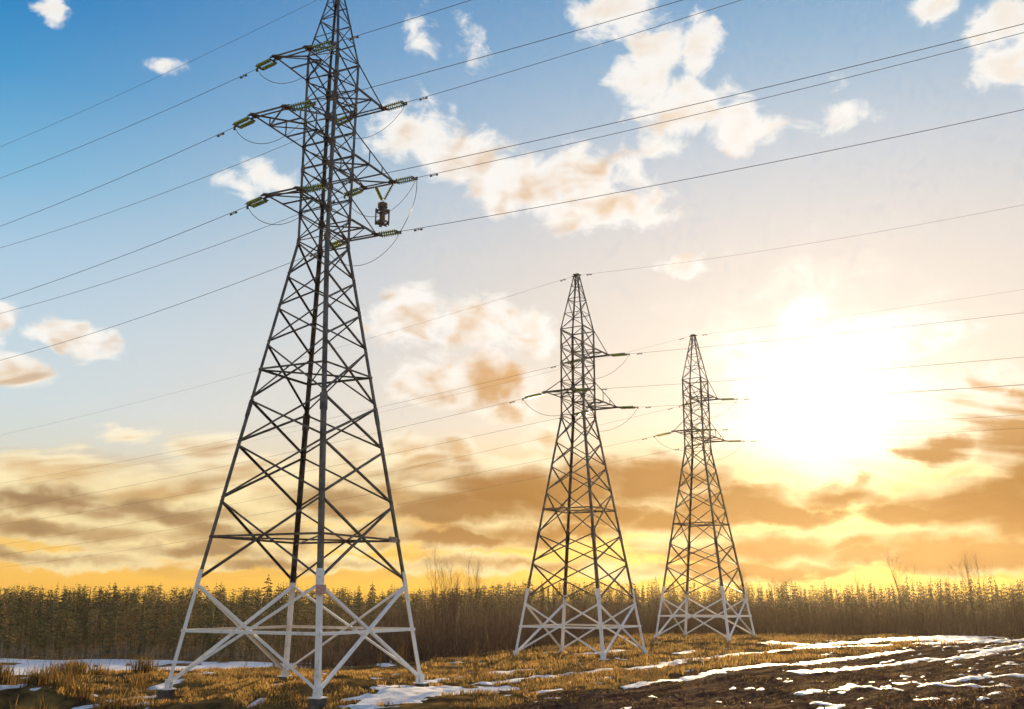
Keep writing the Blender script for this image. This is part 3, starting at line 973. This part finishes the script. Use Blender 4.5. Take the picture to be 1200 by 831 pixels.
for T, tp, nmt, dat in ((T2, tips2, 'the middle pylon', dict(L=32, Lb=.0003, La={'a1R': -.095, 'a2L': -.105, 'a2R': -.105}, R=38, Rb=.0005, Ra={'a1R': -.075, 'a2L': -.08, 'a2R': -.08}, g=((-1, 26, -.165, .0005), (1, 40, -.125, .0012)))),
                        (T3, tips2, 'the farthest pylon', dict(L=26, Lb=.0003, La={'a1R': -.155, 'a2L': -.14, 'a2R': -.145}, R=32, Rb=.0005, Ra={'a1R': -.07, 'a2L': -.055, 'a2R': -.05}, g=((-1, 28, -.135, .0003), (1, 28, 0.0, .0005))))):
    for k in ('a1R', 'a2R', 'a2L'):
        an = {'a1R': 'upper single crossarm', 'a2R': 'long lower crossarm', 'a2L': 'short lower crossarm'}[k]
        e0 = span(T, wpt(T, tp[k][0]), R_(dat['L']), -1, dat['La'][k], dat['Lb'], 130, 2,
                  (f"insulator string facing away from the sun, {an} of {nmt}", 'insulator strings of the three-armed pylons', f"conductor running away from the sun from the {an} of {nmt}", 'conductors of the three-wire lines'), .012)
        e1 = span(T, wpt(T, tp[k][1]), R_(dat['R']), 1, dat['Ra'][k], dat['Rb'], 75, 2,
                  (f"insulator string facing the sun, {an} of {nmt}", 'insulator strings of the three-armed pylons', f"conductor running sunwards from the {an} of {nmt}", 'conductors of the three-wire lines'), .012)
        jumper(e0, e1, 1.9, f"jumper cable under the {an} of {nmt}", 'jumper cables of the three-armed pylons')
    for side, psi, a, b_ in dat['g']:
        w = 'away from the sun' if side < 0 else 'sunwards'
        span(T, wpt(T, Vector((side * .3, 0, 33.93))), R_(psi), side, a, b_, 130 if side < 0 else 75, 2, (None, None, f"thin earth wire running {w} from the peak of {nmt}", 'earth wires'), .009, False)

# line trap hung under the middle crossarm, and the cable that drops past it
tA, tB = tips1['a2R'][1], tips1['a2R'][0]
q0 = wpt(T1, tA); q1 = wpt(T1, tA.lerp(tB, .58)); qm = wpt(T1, tA.lerp(tB, .32)) - Vector((0, 0, 1.15))
lt = bpy.data.objects.new('line_trap', None); col.objects.link(lt); lt.location = qm
tag(lt, 'barrel-shaped line trap hung on two insulator strings under the middle crossarm', 'line trap')
for q in (q0, q1):
    v = q - qm
    mb = MB(); mb.tube([(0, 0, -.02), v], .022, 5); sr = mb.build('hanger_rod', MAT['gusset'], lt)
    o = link('disc_stack', STK[1], None, sr); o.matrix_local = Matrix.Translation(v * .14) @ frame_of(v).to_4x4()
mb = MB(); mb.tube([(0, 0, -.02), (0, 0, -.1), (0, 0, -.36)], [.12, .3, .3], 12); mb.build('head_cover', MAT['gusset'], lt)
for zc_, nm in ((-.50, 'top_spider'), (-1.42, 'bottom_spider')):
    mb = MB()
    for j in range(3): mb.box((0, 0, zc_), .86, .07, .06, Matrix.Rotation(j * math.pi / 3, 3, 'Z'))
    mb.build(nm, MAT['gusset'], lt)
for z in (-.58, -.66, -1.28, -1.36):
    mb = MB(); ring = [(.34 * math.cos(t), .34 * math.sin(t), z) for t in np.linspace(0, 2 * math.pi, 17)]
    mb.tube(ring, .035, 4); mb.build('coil_turn', MAT['wire'], lt)
for j in range(4):
    t = j * math.pi / 2 + .35
    mb = MB(); mb.box((.40 * math.cos(t), .40 * math.sin(t), -.96), .06, .17, .98, Matrix.Rotation(t, 3, 'Z')); mb.build('frame_post', MAT['gusset'], lt)
mb = MB(); mb.tube([(0, 0, -.3), (0, 0, -.7), (0, 0, -.72), (0, 0, -1.2), (0, 0, -1.22), (0, 0, -1.45)], [.06, .06, .17, .17, .05, .05], 8); mb.build('arrester_core', MAT['gusset'], lt)
e0, e1 = ends1['a2R'][1], ends1['a3R'][1]
pts = [e0.lerp(e1, t) + Vector((0.32 * math.sin(t * math.pi), -.2 * math.sin(t * math.pi), 0)) for t in np.linspace(0, 1, 14)]
wire('drop_cable', pts, .018, 'cable dropping past the line trap from the middle to the bottom crossarm', 'cable')

# ------------------------------------------------------------------ trees and shrubs


def segs_to_mesh(S):
    """S: list of (p0,p1,r0,r1); three-sided tapering sticks as quads"""
    A = np.array([s[0] for s in S]); B = np.array([s[1] for s in S])
    r0 = np.array([s[2] for s in S])[:, None]; r1 = np.array([s[3] for s in S])[:, None]
    d = B - A; d /= np.linalg.norm(d, axis=1, keepdims=True) + 1e-9
    ref = np.where(np.abs(d[:, 2:3]) > .9, np.array([[1., 0, 0]]), np.array([[0, 0, 1.]]))
    u = np.cross(d, ref); u /= np.linalg.norm(u, axis=1, keepdims=True); v = np.cross(d, u)
    V = []
    for base, r in ((A, r0), (B, r1)):
        for k in range(3):
            t = 2 * math.pi * k / 3
            V.append(base + r * (u * math.cos(t) + v * math.sin(t)))
    V = np.stack(V, 1).reshape(-1, 3)
    n_ = len(S)
    o = (np.arange(n_) * 6)[:, None]
    Fc = np.concatenate([o + np.array([[k, (k + 1) % 3, 3 + (k + 1) % 3, 3 + k]]) for k in range(3)], 0)
    return V, Fc


def grow(seed, H=1.0, stems=1, nb=26, spread=.3, twig=5, r=.012, low=.25, upr=.75):
    """unit-height leafless tree: list of sticks"""
    R = random.Random(seed)
    S = []
    trunk_n = 0
    for s in range(stems):
        p = np.array([R.uniform(-.04, .04) * (stems > 1), R.uniform(-.04, .04) * (stems > 1), -0.03])
        lean = np.array([R.gauss(0, .03 + .10 * (stems > 1)), R.gauss(0, .03 + .10 * (stems > 1)), 1.0])
        hh = H * (1 if s == 0 else R.uniform(.6, .95))
        n_ = 7; path = [p]
        for i in range(n_):
            lean = lean + np.array([R.gauss(0, .03), R.gauss(0, .03), 0])
            path.append(path[-1] + lean / np.linalg.norm(lean) * (hh + .03) / n_)
        rr = [r * (1 - .9 * i / n_) for i in range(n_ + 1)]
        for i in range(n_):
            S.append((path[i], path[i + 1], rr[i], rr[i + 1])); trunk_n += 1
        for b_ in range(nb):
            t = R.uniform(low, .97) * n_; i = int(t); q = path[i] + (path[i + 1] - path[i]) * (t - i)
            az = R.uniform(0, 2 * math.pi); ln = spread * hh * (1.12 - t / n_) * R.uniform(.5, 1.15) + .04
            d = np.array([math.cos(az) * (1 - upr), math.sin(az) * (1 - upr), upr * R.uniform(.6, 1.2)]); d /= np.linalg.norm(d)
            rb = r * .38 * (1.1 - t / n_)
            q0 = q
            for k in range(3):
                d2 = d + np.array([R.gauss(0, .15), R.gauss(0, .15), R.uniform(0, .2)]); d2 /= np.linalg.norm(d2)
                q1 = q0 + d2 * ln / 3
                S.append((q0, q1, rb * (1 - k * .3), rb * (1 - (k + 1) * .3)))
                for w in range(twig if k else twig // 2):
                    a2 = np.array([R.gauss(0, .55), R.gauss(0, .55), R.uniform(0, .7)]) + d2 * .6; a2 /= np.linalg.norm(a2)
                    f = R.random(); s0 = q0 + (q1 - q0) * f
                    S.append((s0, s0 + a2 * ln * R.uniform(.14, .42), rb * .42, rb * .15))
                q0 = q1; d = d2
    return S, trunk_n


def conifer(seed, whorls=15, per=8, full=.17):
    R = random.Random(seed)
    V = []; Fc = []
    k = 5
    for z, rr in ((-.03, .012), (.5, .008), (1.0, .001)):
        for j in range(k):
            t = 2 * math.pi * j / k
            V.append((rr * math.cos(t), rr * math.sin(t), z))
    for i in range(2):
        for j in range(k):
            Fc.append((i * k + j, i * k + (j + 1) % k, (i + 1) * k + (j + 1) % k, (i + 1) * k + j))
    for w in range(whorls):
        f = w / (whorls - 1)
        z = .16 + .83 * f ** .9
        rad = full * (1 - f) ** .75 * R.uniform(.75, 1.2) + .012
        m_ = max(4, int(per * (1 - f * .4)))
        for j in range(m_):
            if R.random() < .08: continue
            t = 2 * math.pi * (j + R.uniform(-.35, .35)) / m_ + w * 1.7
            L = rad * R.uniform(.7, 1.25); dr = L * R.uniform(.05, .55) - .01; zz = z + R.uniform(-.025, .025)
            c, s = math.cos(t), math.sin(t); wd = L * R.uniform(.3, .5)
            b0 = (0, 0, zz + .03)
            m1 = (c * L * .6 - s * wd * .5, s * L * .6 + c * wd * .5, zz - dr * .5 - .012)
            m2 = (c * L * .6 + s * wd * .5, s * L * .6 - c * wd * .5, zz - dr * .5 - .012)
            tip = (c * L, s * L, zz - dr)
            mid = (c * L * .55, s * L * .55, zz - dr * .35 + .02)
            o = len(V)
            V += [b0, m1, tip, m2, mid]
            Fc += [(o, o + 1, o + 4, o + 4), (o, o + 4, o + 3, o + 3), (o + 1, o + 2, o + 4, o + 4), (o + 4, o + 2, o + 3, o + 3)]
    return np.array(V), Fc


def conifer_mesh(seed, **kw):
    V, Fc = conifer(seed, **kw)
    tri = []
    for q in Fc:
        if q[2] == q[3]: tri.append(q[:3])
        else: tri.append((q[0], q[1], q[2])); tri.append((q[0], q[2], q[3]))
    return V, np.array(tri)


def merged(name, parts, mat, label, cat, k):
    """many (V,F,pos,scale xyz,rot) joined into one object"""
    VV = []; FF = []; o = 0
    for V, Fc, pos, sc, rz in parts:
        c, s = math.cos(rz), math.sin(rz)
        W = V * np.array(sc)
        W = np.stack([W[:, 0] * c - W[:, 1] * s + pos[0], W[:, 0] * s + W[:, 1] * c + pos[1], W[:, 2] + pos[2]], 1)
        VV.append(W); FF.append(Fc + o); o += len(V)
    me = np_mesh(name, np.concatenate(VV), np.concatenate(FF))
    return tag(link(name, me, mat), label, cat, None, 'stuff')


RT = random.Random(11)
edge = lambda x: float(np.interp(x, EDX, EDY))

# mixed wood on the slope beyond the lowland
def lump_crown(seed, n_=150, squash=1.0, z0=.35):
    """rounded uneven crown of small leaf faces over a bare stem: pine"""
    R = random.Random(seed)
    V, T_ = [], []
    cl = [(R.gauss(0, .10), R.gauss(0, .10), R.uniform(z0, .93), R.uniform(.07, .14)) for _ in range(10)] + [(0, 0, .93, .055)]
    for i in range(n_):
        cx_, cy_, cz_, cr = R.choice(cl)
        d = np.array([R.gauss(0, 1), R.gauss(0, 1), R.gauss(0, 1)]); d /= np.linalg.norm(d)
        p = np.array([cx_, cy_, cz_]) + d * cr * R.uniform(.5, 1) * np.array([1, 1, squash])
        s_ = R.uniform(.022, .045)
        a = np.array([R.gauss(0, 1), R.gauss(0, 1), R.gauss(0, .6)]); b_ = np.array([R.gauss(0, 1), R.gauss(0, 1), R.gauss(0, .6)])
        o = len(V); V += [p, p + a / np.linalg.norm(a) * s_, p + b_ / np.linalg.norm(b_) * s_]; T_.append((o, o + 1, o + 2))
    o = len(V)
    for z, rr in ((-.03, .011), (.9, .004)):
        for j in range(3):
            V.append(np.array([rr * math.cos(2.1 * j), rr * math.sin(2.1 * j), z]))
    for j in range(3):
        k = (j + 1) % 3
        T_ += [(o + j, o + k, o + 3 + k), (o + j, o + 3 + k, o + 3 + j)]
    return np.array(V), np.array(T_)


CV = [conifer_mesh(100 + i, whorls=RT.choice([8, 9, 10]), per=6, full=RT.uniform(.15, .22)) for i in range(6)] + [lump_crown(140 + i) for i in range(4)]
SV = lump_crown(390, 190, 1.0, .3)
CM = []
for i, (V, Fc) in enumerate(CV):
    nm = 'conifer_tree' if i < 6 else 'pine_tree'
    me = np_mesh(nm, V, Fc); me.materials.append(MAT['needles']); CM.append(me)
LM = np_mesh('larch_tree', *SV); LM.materials.append(MAT['larch'])


def wood_front(x):   # near edge of the wood
    return float(np.interp(x, [-400, -140, -60, 0, 60, 140, 400], [232, 246, 252, 240, 228, 214, 190]))


cnt = {'conifer_tree': 0, 'pine_tree': 0, 'larch_tree': 0}
rest = []; rest2 = []
rows = [3, 8, 14, 21, 30, 41, 54, 70, 90, 114, 142, 174, 210, 256, 310]
for ri, dy in enumerate(rows):
    x = -.60 * (wood_front(0) + dy + 20)
    while x < .62 * (wood_front(0) + dy):
        x += RT.uniform(1.6, 4.6) * (1 if ri < 10 else .8)
        y = wood_front(x) + dy + RT.uniform(-.5, .5) * (8 + dy * .2)
        if abs(x) > y * .60: continue
        if ri < 8 and x > 8: continue
        clump = float(fbm(np.array([x * .055]), np.array([y * .055]), 2, 123)[0])
        z = hz(x, y)
        H = [4.2, 5.8, 7.4, 8.6, 9.4, 10.0, 10.6, 11, 11.3, 11.6, 11.8, 12, 12, 12, 12][ri] * RT.gauss(1, .10 if ri < 9 else .05)
        H *= RT.uniform(.78, 1.1) if ri < 10 else RT.uniform(.82, 1.14)
        H *= .80 + .42 * clump
        w = H * (RT.uniform(1.1, 1.85) if x < 8 else RT.uniform(.75, 1.15))
        q = RT.random()
        k = RT.randrange(6) if q < (.45 if ri < 9 else .78) else 6 + RT.randrange(4)
        larch = RT.random() < (.12 if ri < 3 else .22 if ri < 10 else .05)
        nm = 'larch_tree' if larch else ('conifer_tree' if k < 6 else 'pine_tree')
        if ri < 7 and cnt[nm] < (260 if nm == 'conifer_tree' else 140) and (x < -5 or RT.random() < .25) and RT.random() < .5:
            o = link(nm, LM if larch else CM[k])
            o.location = (x, y, z); o.scale = (w, w, H); o.rotation_euler = (RT.gauss(0, .02), RT.gauss(0, .02), RT.uniform(0, 6.28))
            fr = 'at the front edge of the far wood' if ri < 3 else 'inside the far wood above its front edge'
            if larch: tag(o, 'tan leafless larch among the conifers ' + fr, 'larch', 'larches of the far wood')
            elif k < 6: tag(o, ('narrow' if w / H < 1.45 else 'broad') + ' pointed spruce ' + fr, 'spruce', 'spruces of the far wood')
            else: tag(o, ('slim' if w / H < 1.45 else 'wide') + ' round-crowned pine ' + fr, 'pine', 'pines of the far wood')
            cnt[nm] += 1
        else:
            V, Fc = SV if larch else CV[k]
            (rest2 if larch else rest).append((V, Fc, (x, y, z), (w, w, H), RT.uniform(0, 6.28)))
merged('larch_wood', rest2, MAT['larch'], 'tan leafless larches scattered through the far wood', 'wood', None)
merged('far_wood', rest, MAT['needles_mass'], 'mass of dark conifers filling the far wood', 'wood', None)

# leafless birches and alders along the foot of the wood
BV = []
for i in range(6):
    S, _ = grow(300 + i, 1, 1, 20, .24, 4, .0085, .22, .8)
    BV.append(segs_to_mesh(S))
BM = []
for V, Fc in BV:
    me = np_mesh('birch_tree', V, Fc); me.materials.append(MAT['grey_bark']); BM.append(me)
rest = []
cnt = 0
for i in range(1900):
    x = RT.uniform(-155, 40); y = wood_front(x) + RT.uniform(-6, 9) * (1 if RT.random() < .7 else 2)
    if abs(x) > y * .62: continue
    z = hz(x, y); H = RT.uniform(1.5, 5.0) * (1 if RT.random() < .88 else 1.5)
    if cnt < 150 and RT.random() < .4:
        o = link('birch_tree', BM[RT.randrange(6)])
        o.location = (x, y, z); o.scale = (H, H, H); o.rotation_euler = (0, 0, RT.uniform(0, 6.28))
        tag(o, 'leafless grey birch at the foot of the conifer wood', 'birch', 'birches at the foot of the wood'); cnt += 1
    else:
        V, Fc = BV[RT.randrange(6)]
        rest.append((V, Fc, (x, y, z), (H, H, H * .8), RT.uniform(0, 6.28)))
merged('underwood', rest, MAT['grey_mass'], 'grey leafless underwood along the foot of the conifer wood', 'underwood', None)

# brown leafless thicket just behind the pylons
TV = []
for i in range(8):
    S, _ = grow(500 + i, 1, RT.choice([2, 3, 3, 4]), 15, .26, 5, .0075, .12, .78)
    TV.append(segs_to_mesh(S))
TM = []
for V, Fc in TV:
    me = np_mesh('thicket_tree', V, Fc); me.materials.append(MAT['bark']); TM.append(me)
rest = []
cnt = 0
for i in range(2600):
    x = RT.uniform(-21, 80)
    dep = RT.uniform(1.0, 46) if x > -6 else RT.uniform(3, 30)
    y = edge(x) + dep
    if x < -9 and RT.random() < (-9 - x) / 11: continue
    if x > y * .62: continue
    z = hz(x, y)
    H = (EYE + RT.uniform(-1.5, 1.3) * (.7 + dep * .02) - (1.5 if x < -11 else 0)) - z
    if RT.random() < .4: H *= RT.uniform(.45, .8)
    if cnt < 285 and dep < 26 and RT.random() < .28:
        o = link('thicket_tree', TM[RT.randrange(8)])
        o.location = (x, y, z); o.scale = (H * .85, H * .85, H); o.rotation_euler = (0, 0, RT.uniform(0, 6.28))
        tag(o, ('slender leafless tree in the brown thicket close behind the pylons' if x < 12 else 'slender leafless tree in the brown thicket behind the snowy field crest'), 'bare tree', 'trees of the brown thicket'); cnt += 1
    else:
        V, Fc = TV[RT.randrange(8)]
        rest.append((V, Fc, (x, y, z), (H * .9, H * .9, H), RT.uniform(0, 6.28)))
merged('thicket', rest, MAT['bark_mass'], 'brown leafless thicket of thin stems behind the pylons', 'thicket', None)


def bare_tree(name, u, v_top, dist_y, label, cat, seed, stems=1, nb=18, spread=.28, r=.011, mat='bark', group=None, low=.3, upr=.8, base=None, twig=4):
    d = ray(u, v_top)
    if base is None:
        t = dist_y / d.y; x, y = d.x * t, dist_y
    else:
        x, y = base
        t = y / d.y
    zt = EYE + d.z * t; z = hz(x, y)
    S, tn = grow(seed, 1, stems, nb, spread, twig, r, low, upr)
    per = tn // stems
    H = zt - z
    root = bpy.data.objects.new(name, None); col.objects.link(root)
    root.location = (x, y, z)
    # trunks come first for each stem in S
    trunk = [s for s in S if s[2] >= r * .2 and s[2] > r * .1 and False]
    T_, C_ = [], []
    i = 0
    perstem = len(S) // stems
    for s in range(stems):
        blk = S[s * perstem:(s + 1) * perstem]
        T_ += blk[:7]; C_ += blk[7:]
    for nm, SS in (('trunk', T_), ('crown', C_)):
        V, Fc = segs_to_mesh(SS)
        V = V * H
        link(nm, np_mesh(nm, V, Fc), MAT[mat], root)
    tag(root, label, cat, group)
    return root


TALL = [(512, 642, 'tall leafless tree rising highest above the thicket between two pylons', 1), (531, 656, 'leafless tree with thin upright twigs beside the tallest thicket tree', 2),
        (549, 650, 'forked leafless tree above the thicket between two pylons', 3), (563, 654, 'broad-topped leafless tree above the thicket near the middle pylon', 3),
        (520, 662, 'low leafless tree crowded beside the tallest thicket tree', 2), (540, 664, 'small leafless tree in the clump above the thicket', 2)]
for i, (u, v, lab, st_) in enumerate(TALL):
    bare_tree('bare_tree', u, v, edge(-4) + 7 + i * 1.1, lab, 'bare tree', 900 + i, min(st_, 2), 22, .6, .0055, 'bark', 'leafless trees standing out above the thicket', twig=5, upr=.74, low=.4)
TALL2 = [(1009, 668, 'short leafless tree above the thicket beneath the sun'), (1059, 646, 'tall single leafless tree above the thicket by the snowy crest'), (1105, 668, 'faint small leafless tree above the thicket by the snowy crest'),
         (1136, 650, 'thin leafless tree of a pair above the thicket by the snowy crest'), (1147, 648, 'thicker leafless tree of a pair above the thicket by the snowy crest'), (1193, 684, 'dark bushy tree top at the end of the thicket'), (872, 662, 'leafless tree close behind the farthest pylon')]
for i, (u, v, lab) in enumerate(TALL2):
    bare_tree('bare_tree', u, v, 134 + i * 1.3, lab, 'bare tree', 930 + i, 1, 22, .6, .0068, 'bark', 'leafless trees standing out above the thicket', twig=5, upr=.76, low=.4)

SAP = [(556, 742, (556, 797), 'ochre sapling standing between the two nearer pylons beside the field', 3), (545, 760, (545, 795), 'low ochre sapling beside the taller one by the field', 2), (655, 745, (655, 783), 'dark sapling in front of the middle pylon', 2),
       (470, 738, (470, 785), 'ochre shrub behind the mound of the tallest pylon', 3), (447, 752, (446, 783), 'low ochre shrub behind the mound near the belt of the tallest pylon', 3),
       (352, 752, (350, 788), 'dry shrub at the back foot of the tallest pylon', 3), (570, 766, (570, 799), 'short dry sprig beside the ochre sapling', 2), (612, 752, (612, 780), 'dry shrub at the left foot of the middle pylon', 3), (500, 760, (502, 792), 'thin shrub beside the right foot of the tallest pylon', 2)]
for i, (u, v, gpx, lab, st_) in enumerate(SAP):
    bare_tree('shrub', u, v, 0, lab, 'shrub', 960 + i, st_, 16, .34, .010, 'twig', 'dry shrubs on the grass', .1, .72, base=to_ground(*gpx), twig=5)


# rounded golden bush on the edge of the bank
def bush(u, v_base, rad, hgt, lab, seed, mat='twig', n_=900):
    x, y = to_ground(u, v_base)
    z = hz(x, y)
    R = random.Random(seed)
    S = []
    for i in range(n_):
        a = R.uniform(0, 6.28); e = math.asin(R.uniform(0.0, 1)); d = np.array([math.cos(a) * math.cos(e), math.sin(a) * math.cos(e), math.sin(e)])
        rr = R.uniform(.55, 1.05); p = d * np.array([rad, rad, hgt]) * rr * (1 + .18 * math.sin(3 * a + seed))
        dd = d + np.array([R.gauss(0, .5), R.gauss(0, .5), R.gauss(.2, .4)]); dd /= np.linalg.norm(dd)
        S.append((p, p + dd * R.uniform(.12, .4), .02, .006))
    root = bpy.data.objects.new('bush', None); col.objects.link(root); root.location = (x, y, z)
    V, Fc = segs_to_mesh(S); link('crown', np_mesh('crown', V, Fc), MAT[mat], root)
    S = []
    for i in range(14):
        a = R.uniform(0, 6.28); S.append((np.array([.05 * math.cos(a), .05 * math.sin(a), -.05]), np.array([rad * .6 * math.cos(a), rad * .6 * math.sin(a), hgt * R.uniform(.5, .9)]), .03, .012))
    V, Fc = segs_to_mesh(S); link('stem', np_mesh('stem', V, Fc), MAT['bark'], root)
    return tag(root, lab, 'bush', 'bushes')


bush(262, 777, 1.25, 1.75, 'rounded golden bush on the bank behind the tallest pylon', 3, n_=2200)
bush(85, 783, .55, .55, 'low tan bush on the snowy bank beyond the reeds', 4, n_=500)
bush(112, 782, .4, .4, 'small brown bush next to the low tan bush', 5, 'bark', n_=350)
bush(15, 780, .5, .5, 'small ochre bush at the snow edge beyond the reeds', 6, n_=400)
bush(150, 781, .45, .4, 'small ochre bush on the snowy bank near the left leg', 7, n_=350)

# ------------------------------------------------------------------ grass, reeds, clods


def blades(name, X, Y, hgt, wid, mat, label, cat, bend=.5):
    n_ = len(X)
    Z = height(X, Y)
    a = rng.uniform(0, 2 * math.pi, n_); l = rng.uniform(0, bend, n_) * hgt; la = rng.uniform(0, 2 * math.pi, n_)
    dx, dy = np.cos(a) * wid / 2, np.sin(a) * wid / 2
    mx, my = np.cos(la) * l * .35, np.sin(la) * l * .35; tx, ty = np.cos(la) * l, np.sin(la) * l
    V = np.stack([np.stack([X - dx, Y - dy, Z - .03], 1), np.stack([X + dx, Y + dy, Z - .03], 1),
                  np.stack([X + dx * .7 + mx, Y + dy * .7 + my, Z + hgt * .55], 1), np.stack([X - dx * .7 + mx, Y - dy * .7 + my, Z + hgt * .55], 1),
                  np.stack([X + tx, Y + ty, Z + hgt * (1 - .25 * l / hgt)], 1)], 1).reshape(-1, 3)
    o = (np.arange(n_) * 5)[:, None]
    Fc = np.concatenate([o + np.array([[0, 1, 2]]), o + np.array([[0, 2, 3]]), o + np.array([[3, 2, 4]])], 0)
    return tag(link(name, np_mesh(name, V, Fc), MAT[mat]), label, cat, None, 'stuff')


def scatter(n_, x0, x1, y0, y1, fn):
    X = rng.uniform(x0, x1, n_); Y = rng.uniform(y0, y1, n_)
    k = rng.uniform(0, 1, n_) < fn(X, Y)
    return X[k], Y[k]


def snow_free(X, Y):
    ix = np.clip(np.searchsorted(gx, X), 0, nx - 1); iy = np.clip(np.searchsorted(gy, Y), 0, ny - 1)
    return smk[iy, ix] < 0.2


X, Y = scatter(170000, -24, 12, 38, 66, lambda x, y: (1 - soil_mask(x, y)) * sstep(.44, .58, fbm(x * .55, y * .55, 3, 91)) * (y > 44.2 + np.clip(-8.35 - x, -3, 14) * 0.34 - (fbm(x * .6, y * .6, 2, 88) - .52) * 2.0) * (y < np.interp(x, EDX, EDY) + 6) * snow_free(x, y))
hg = rng.uniform(.06, .24, len(X)) * (0.6 + .9 * fbm(X * .5, Y * .5, 2, 95))
blades('mound_grass', X, Y, hg, .035 + hg * .05, 'golden', 'short dry golden grass on the mound of the tallest pylon', 'grass', .9)
X, Y = scatter(120000, -6, 46, 56, 122, lambda x, y: (1 - soil_mask(x, y)) * sstep(.42, .6, fbm(x * .5, y * .5, 3, 92)) * (y < np.interp(x, EDX, EDY) + 4) * snow_free(x, y))
hg = rng.uniform(.12, .40, len(X))
blades('field_edge_grass', X, Y, hg, .06 + hg * .05, 'golden', 'dry golden grass along the field edge around the farther pylons', 'grass', .8)
X, Y = scatter(90000, -32, -12.5, 37, 58, lambda x, y: sstep(.48, .66, fbm(x * .5, y * .5, 3, 93)) * sstep(-17.2, -18.6, x + (y - 48) * .25) * (y < np.interp(x, EDX, EDY) + 1) * snow_free(x, y))
hg = rng.uniform(.4, 1.25, len(X)) * (.4 + 1.0 * fbm(X * .3, Y * .3, 2, 97))
blades('tall_dry_grass', X, Y, hg, .028 + hg * .022, 'reed', 'tall dry reed grass on the bank beside the tallest pylon', 'grass', .45)
# stubble and weeds in the ploughed field
X, Y = scatter(110000, -8, 62, 33, 112, lambda x, y: soil_mask(x, y) * sstep(.46, .68, fbm(x * .35, y * .35, 3, 94)) * .8 * snow_free(x, y))
hg = rng.uniform(.04, .16, len(X))
blades('field_stubble', X, Y, hg, .03 + hg * .1, 'reed', 'sparse dry stubble in the ploughed field', 'stubble', .9)
# soil clods
X, Y = scatter(90000, -8, 62, 33, 112, lambda x, y: soil_mask(x, y) * np.clip(45 / y, 0, 1) ** 1.5 * .6)
n_ = len(X)
sz = rng.gamma(2.0, .012, n_) + .018
Z = height(X, Y) + sz * .15
oct_ = np.array([(1, 0, 0), (-1, 0, 0), (0, 1, 0), (0, -1, 0), (0, 0, 1), (0, 0, -1)], float)
V = oct_[None] * sz[:, None, None] * rng.uniform(.6, 1.5, (n_, 6, 1)) + rng.normal(0, .15, (n_, 6, 3)) * sz[:, None, None]
V[:, :, 2] *= .7
V += np.stack([X, Y, Z], 1)[:, None, :]
of = np.array([(0, 2, 4), (2, 1, 4), (1, 3, 4), (3, 0, 4), (2, 0, 5), (1, 2, 5), (3, 1, 5), (0, 3, 5)])
Fc = ((np.arange(n_) * 6)[:, None, None] + of[None]).reshape(-1, 3)
tag(link('soil_clods', np_mesh('soil_clods', V.reshape(-1, 3), Fc), MAT['clod']), 'dark clods of turned soil in the ploughed field', 'soil', None, 'stuff')

# ------------------------------------------------------------------ haze
hb_ = MB(); hb_.box((0, 440, 21.5), 1840, 1160, 71)
m = bpy.data.materials.new('evening_haze'); m.use_nodes = True
m.node_tree.nodes.clear()
ho = m.node_tree.nodes.new('ShaderNodeOutputMaterial'); hv = m.node_tree.nodes.new('ShaderNodeVolumePrincipled')
hv.inputs['Density'].default_value = HAZE
hv.inputs['Color'].default_value = (1.0, 0.88, 0.68, 1)
hv.inputs['Anisotropy'].default_value = 0.72
m.node_tree.links.new(hv.outputs[0], ho.inputs['Volume'])
tag(hb_.build('haze', m), 'thin golden evening haze over the field', 'haze', None, 'stuff')
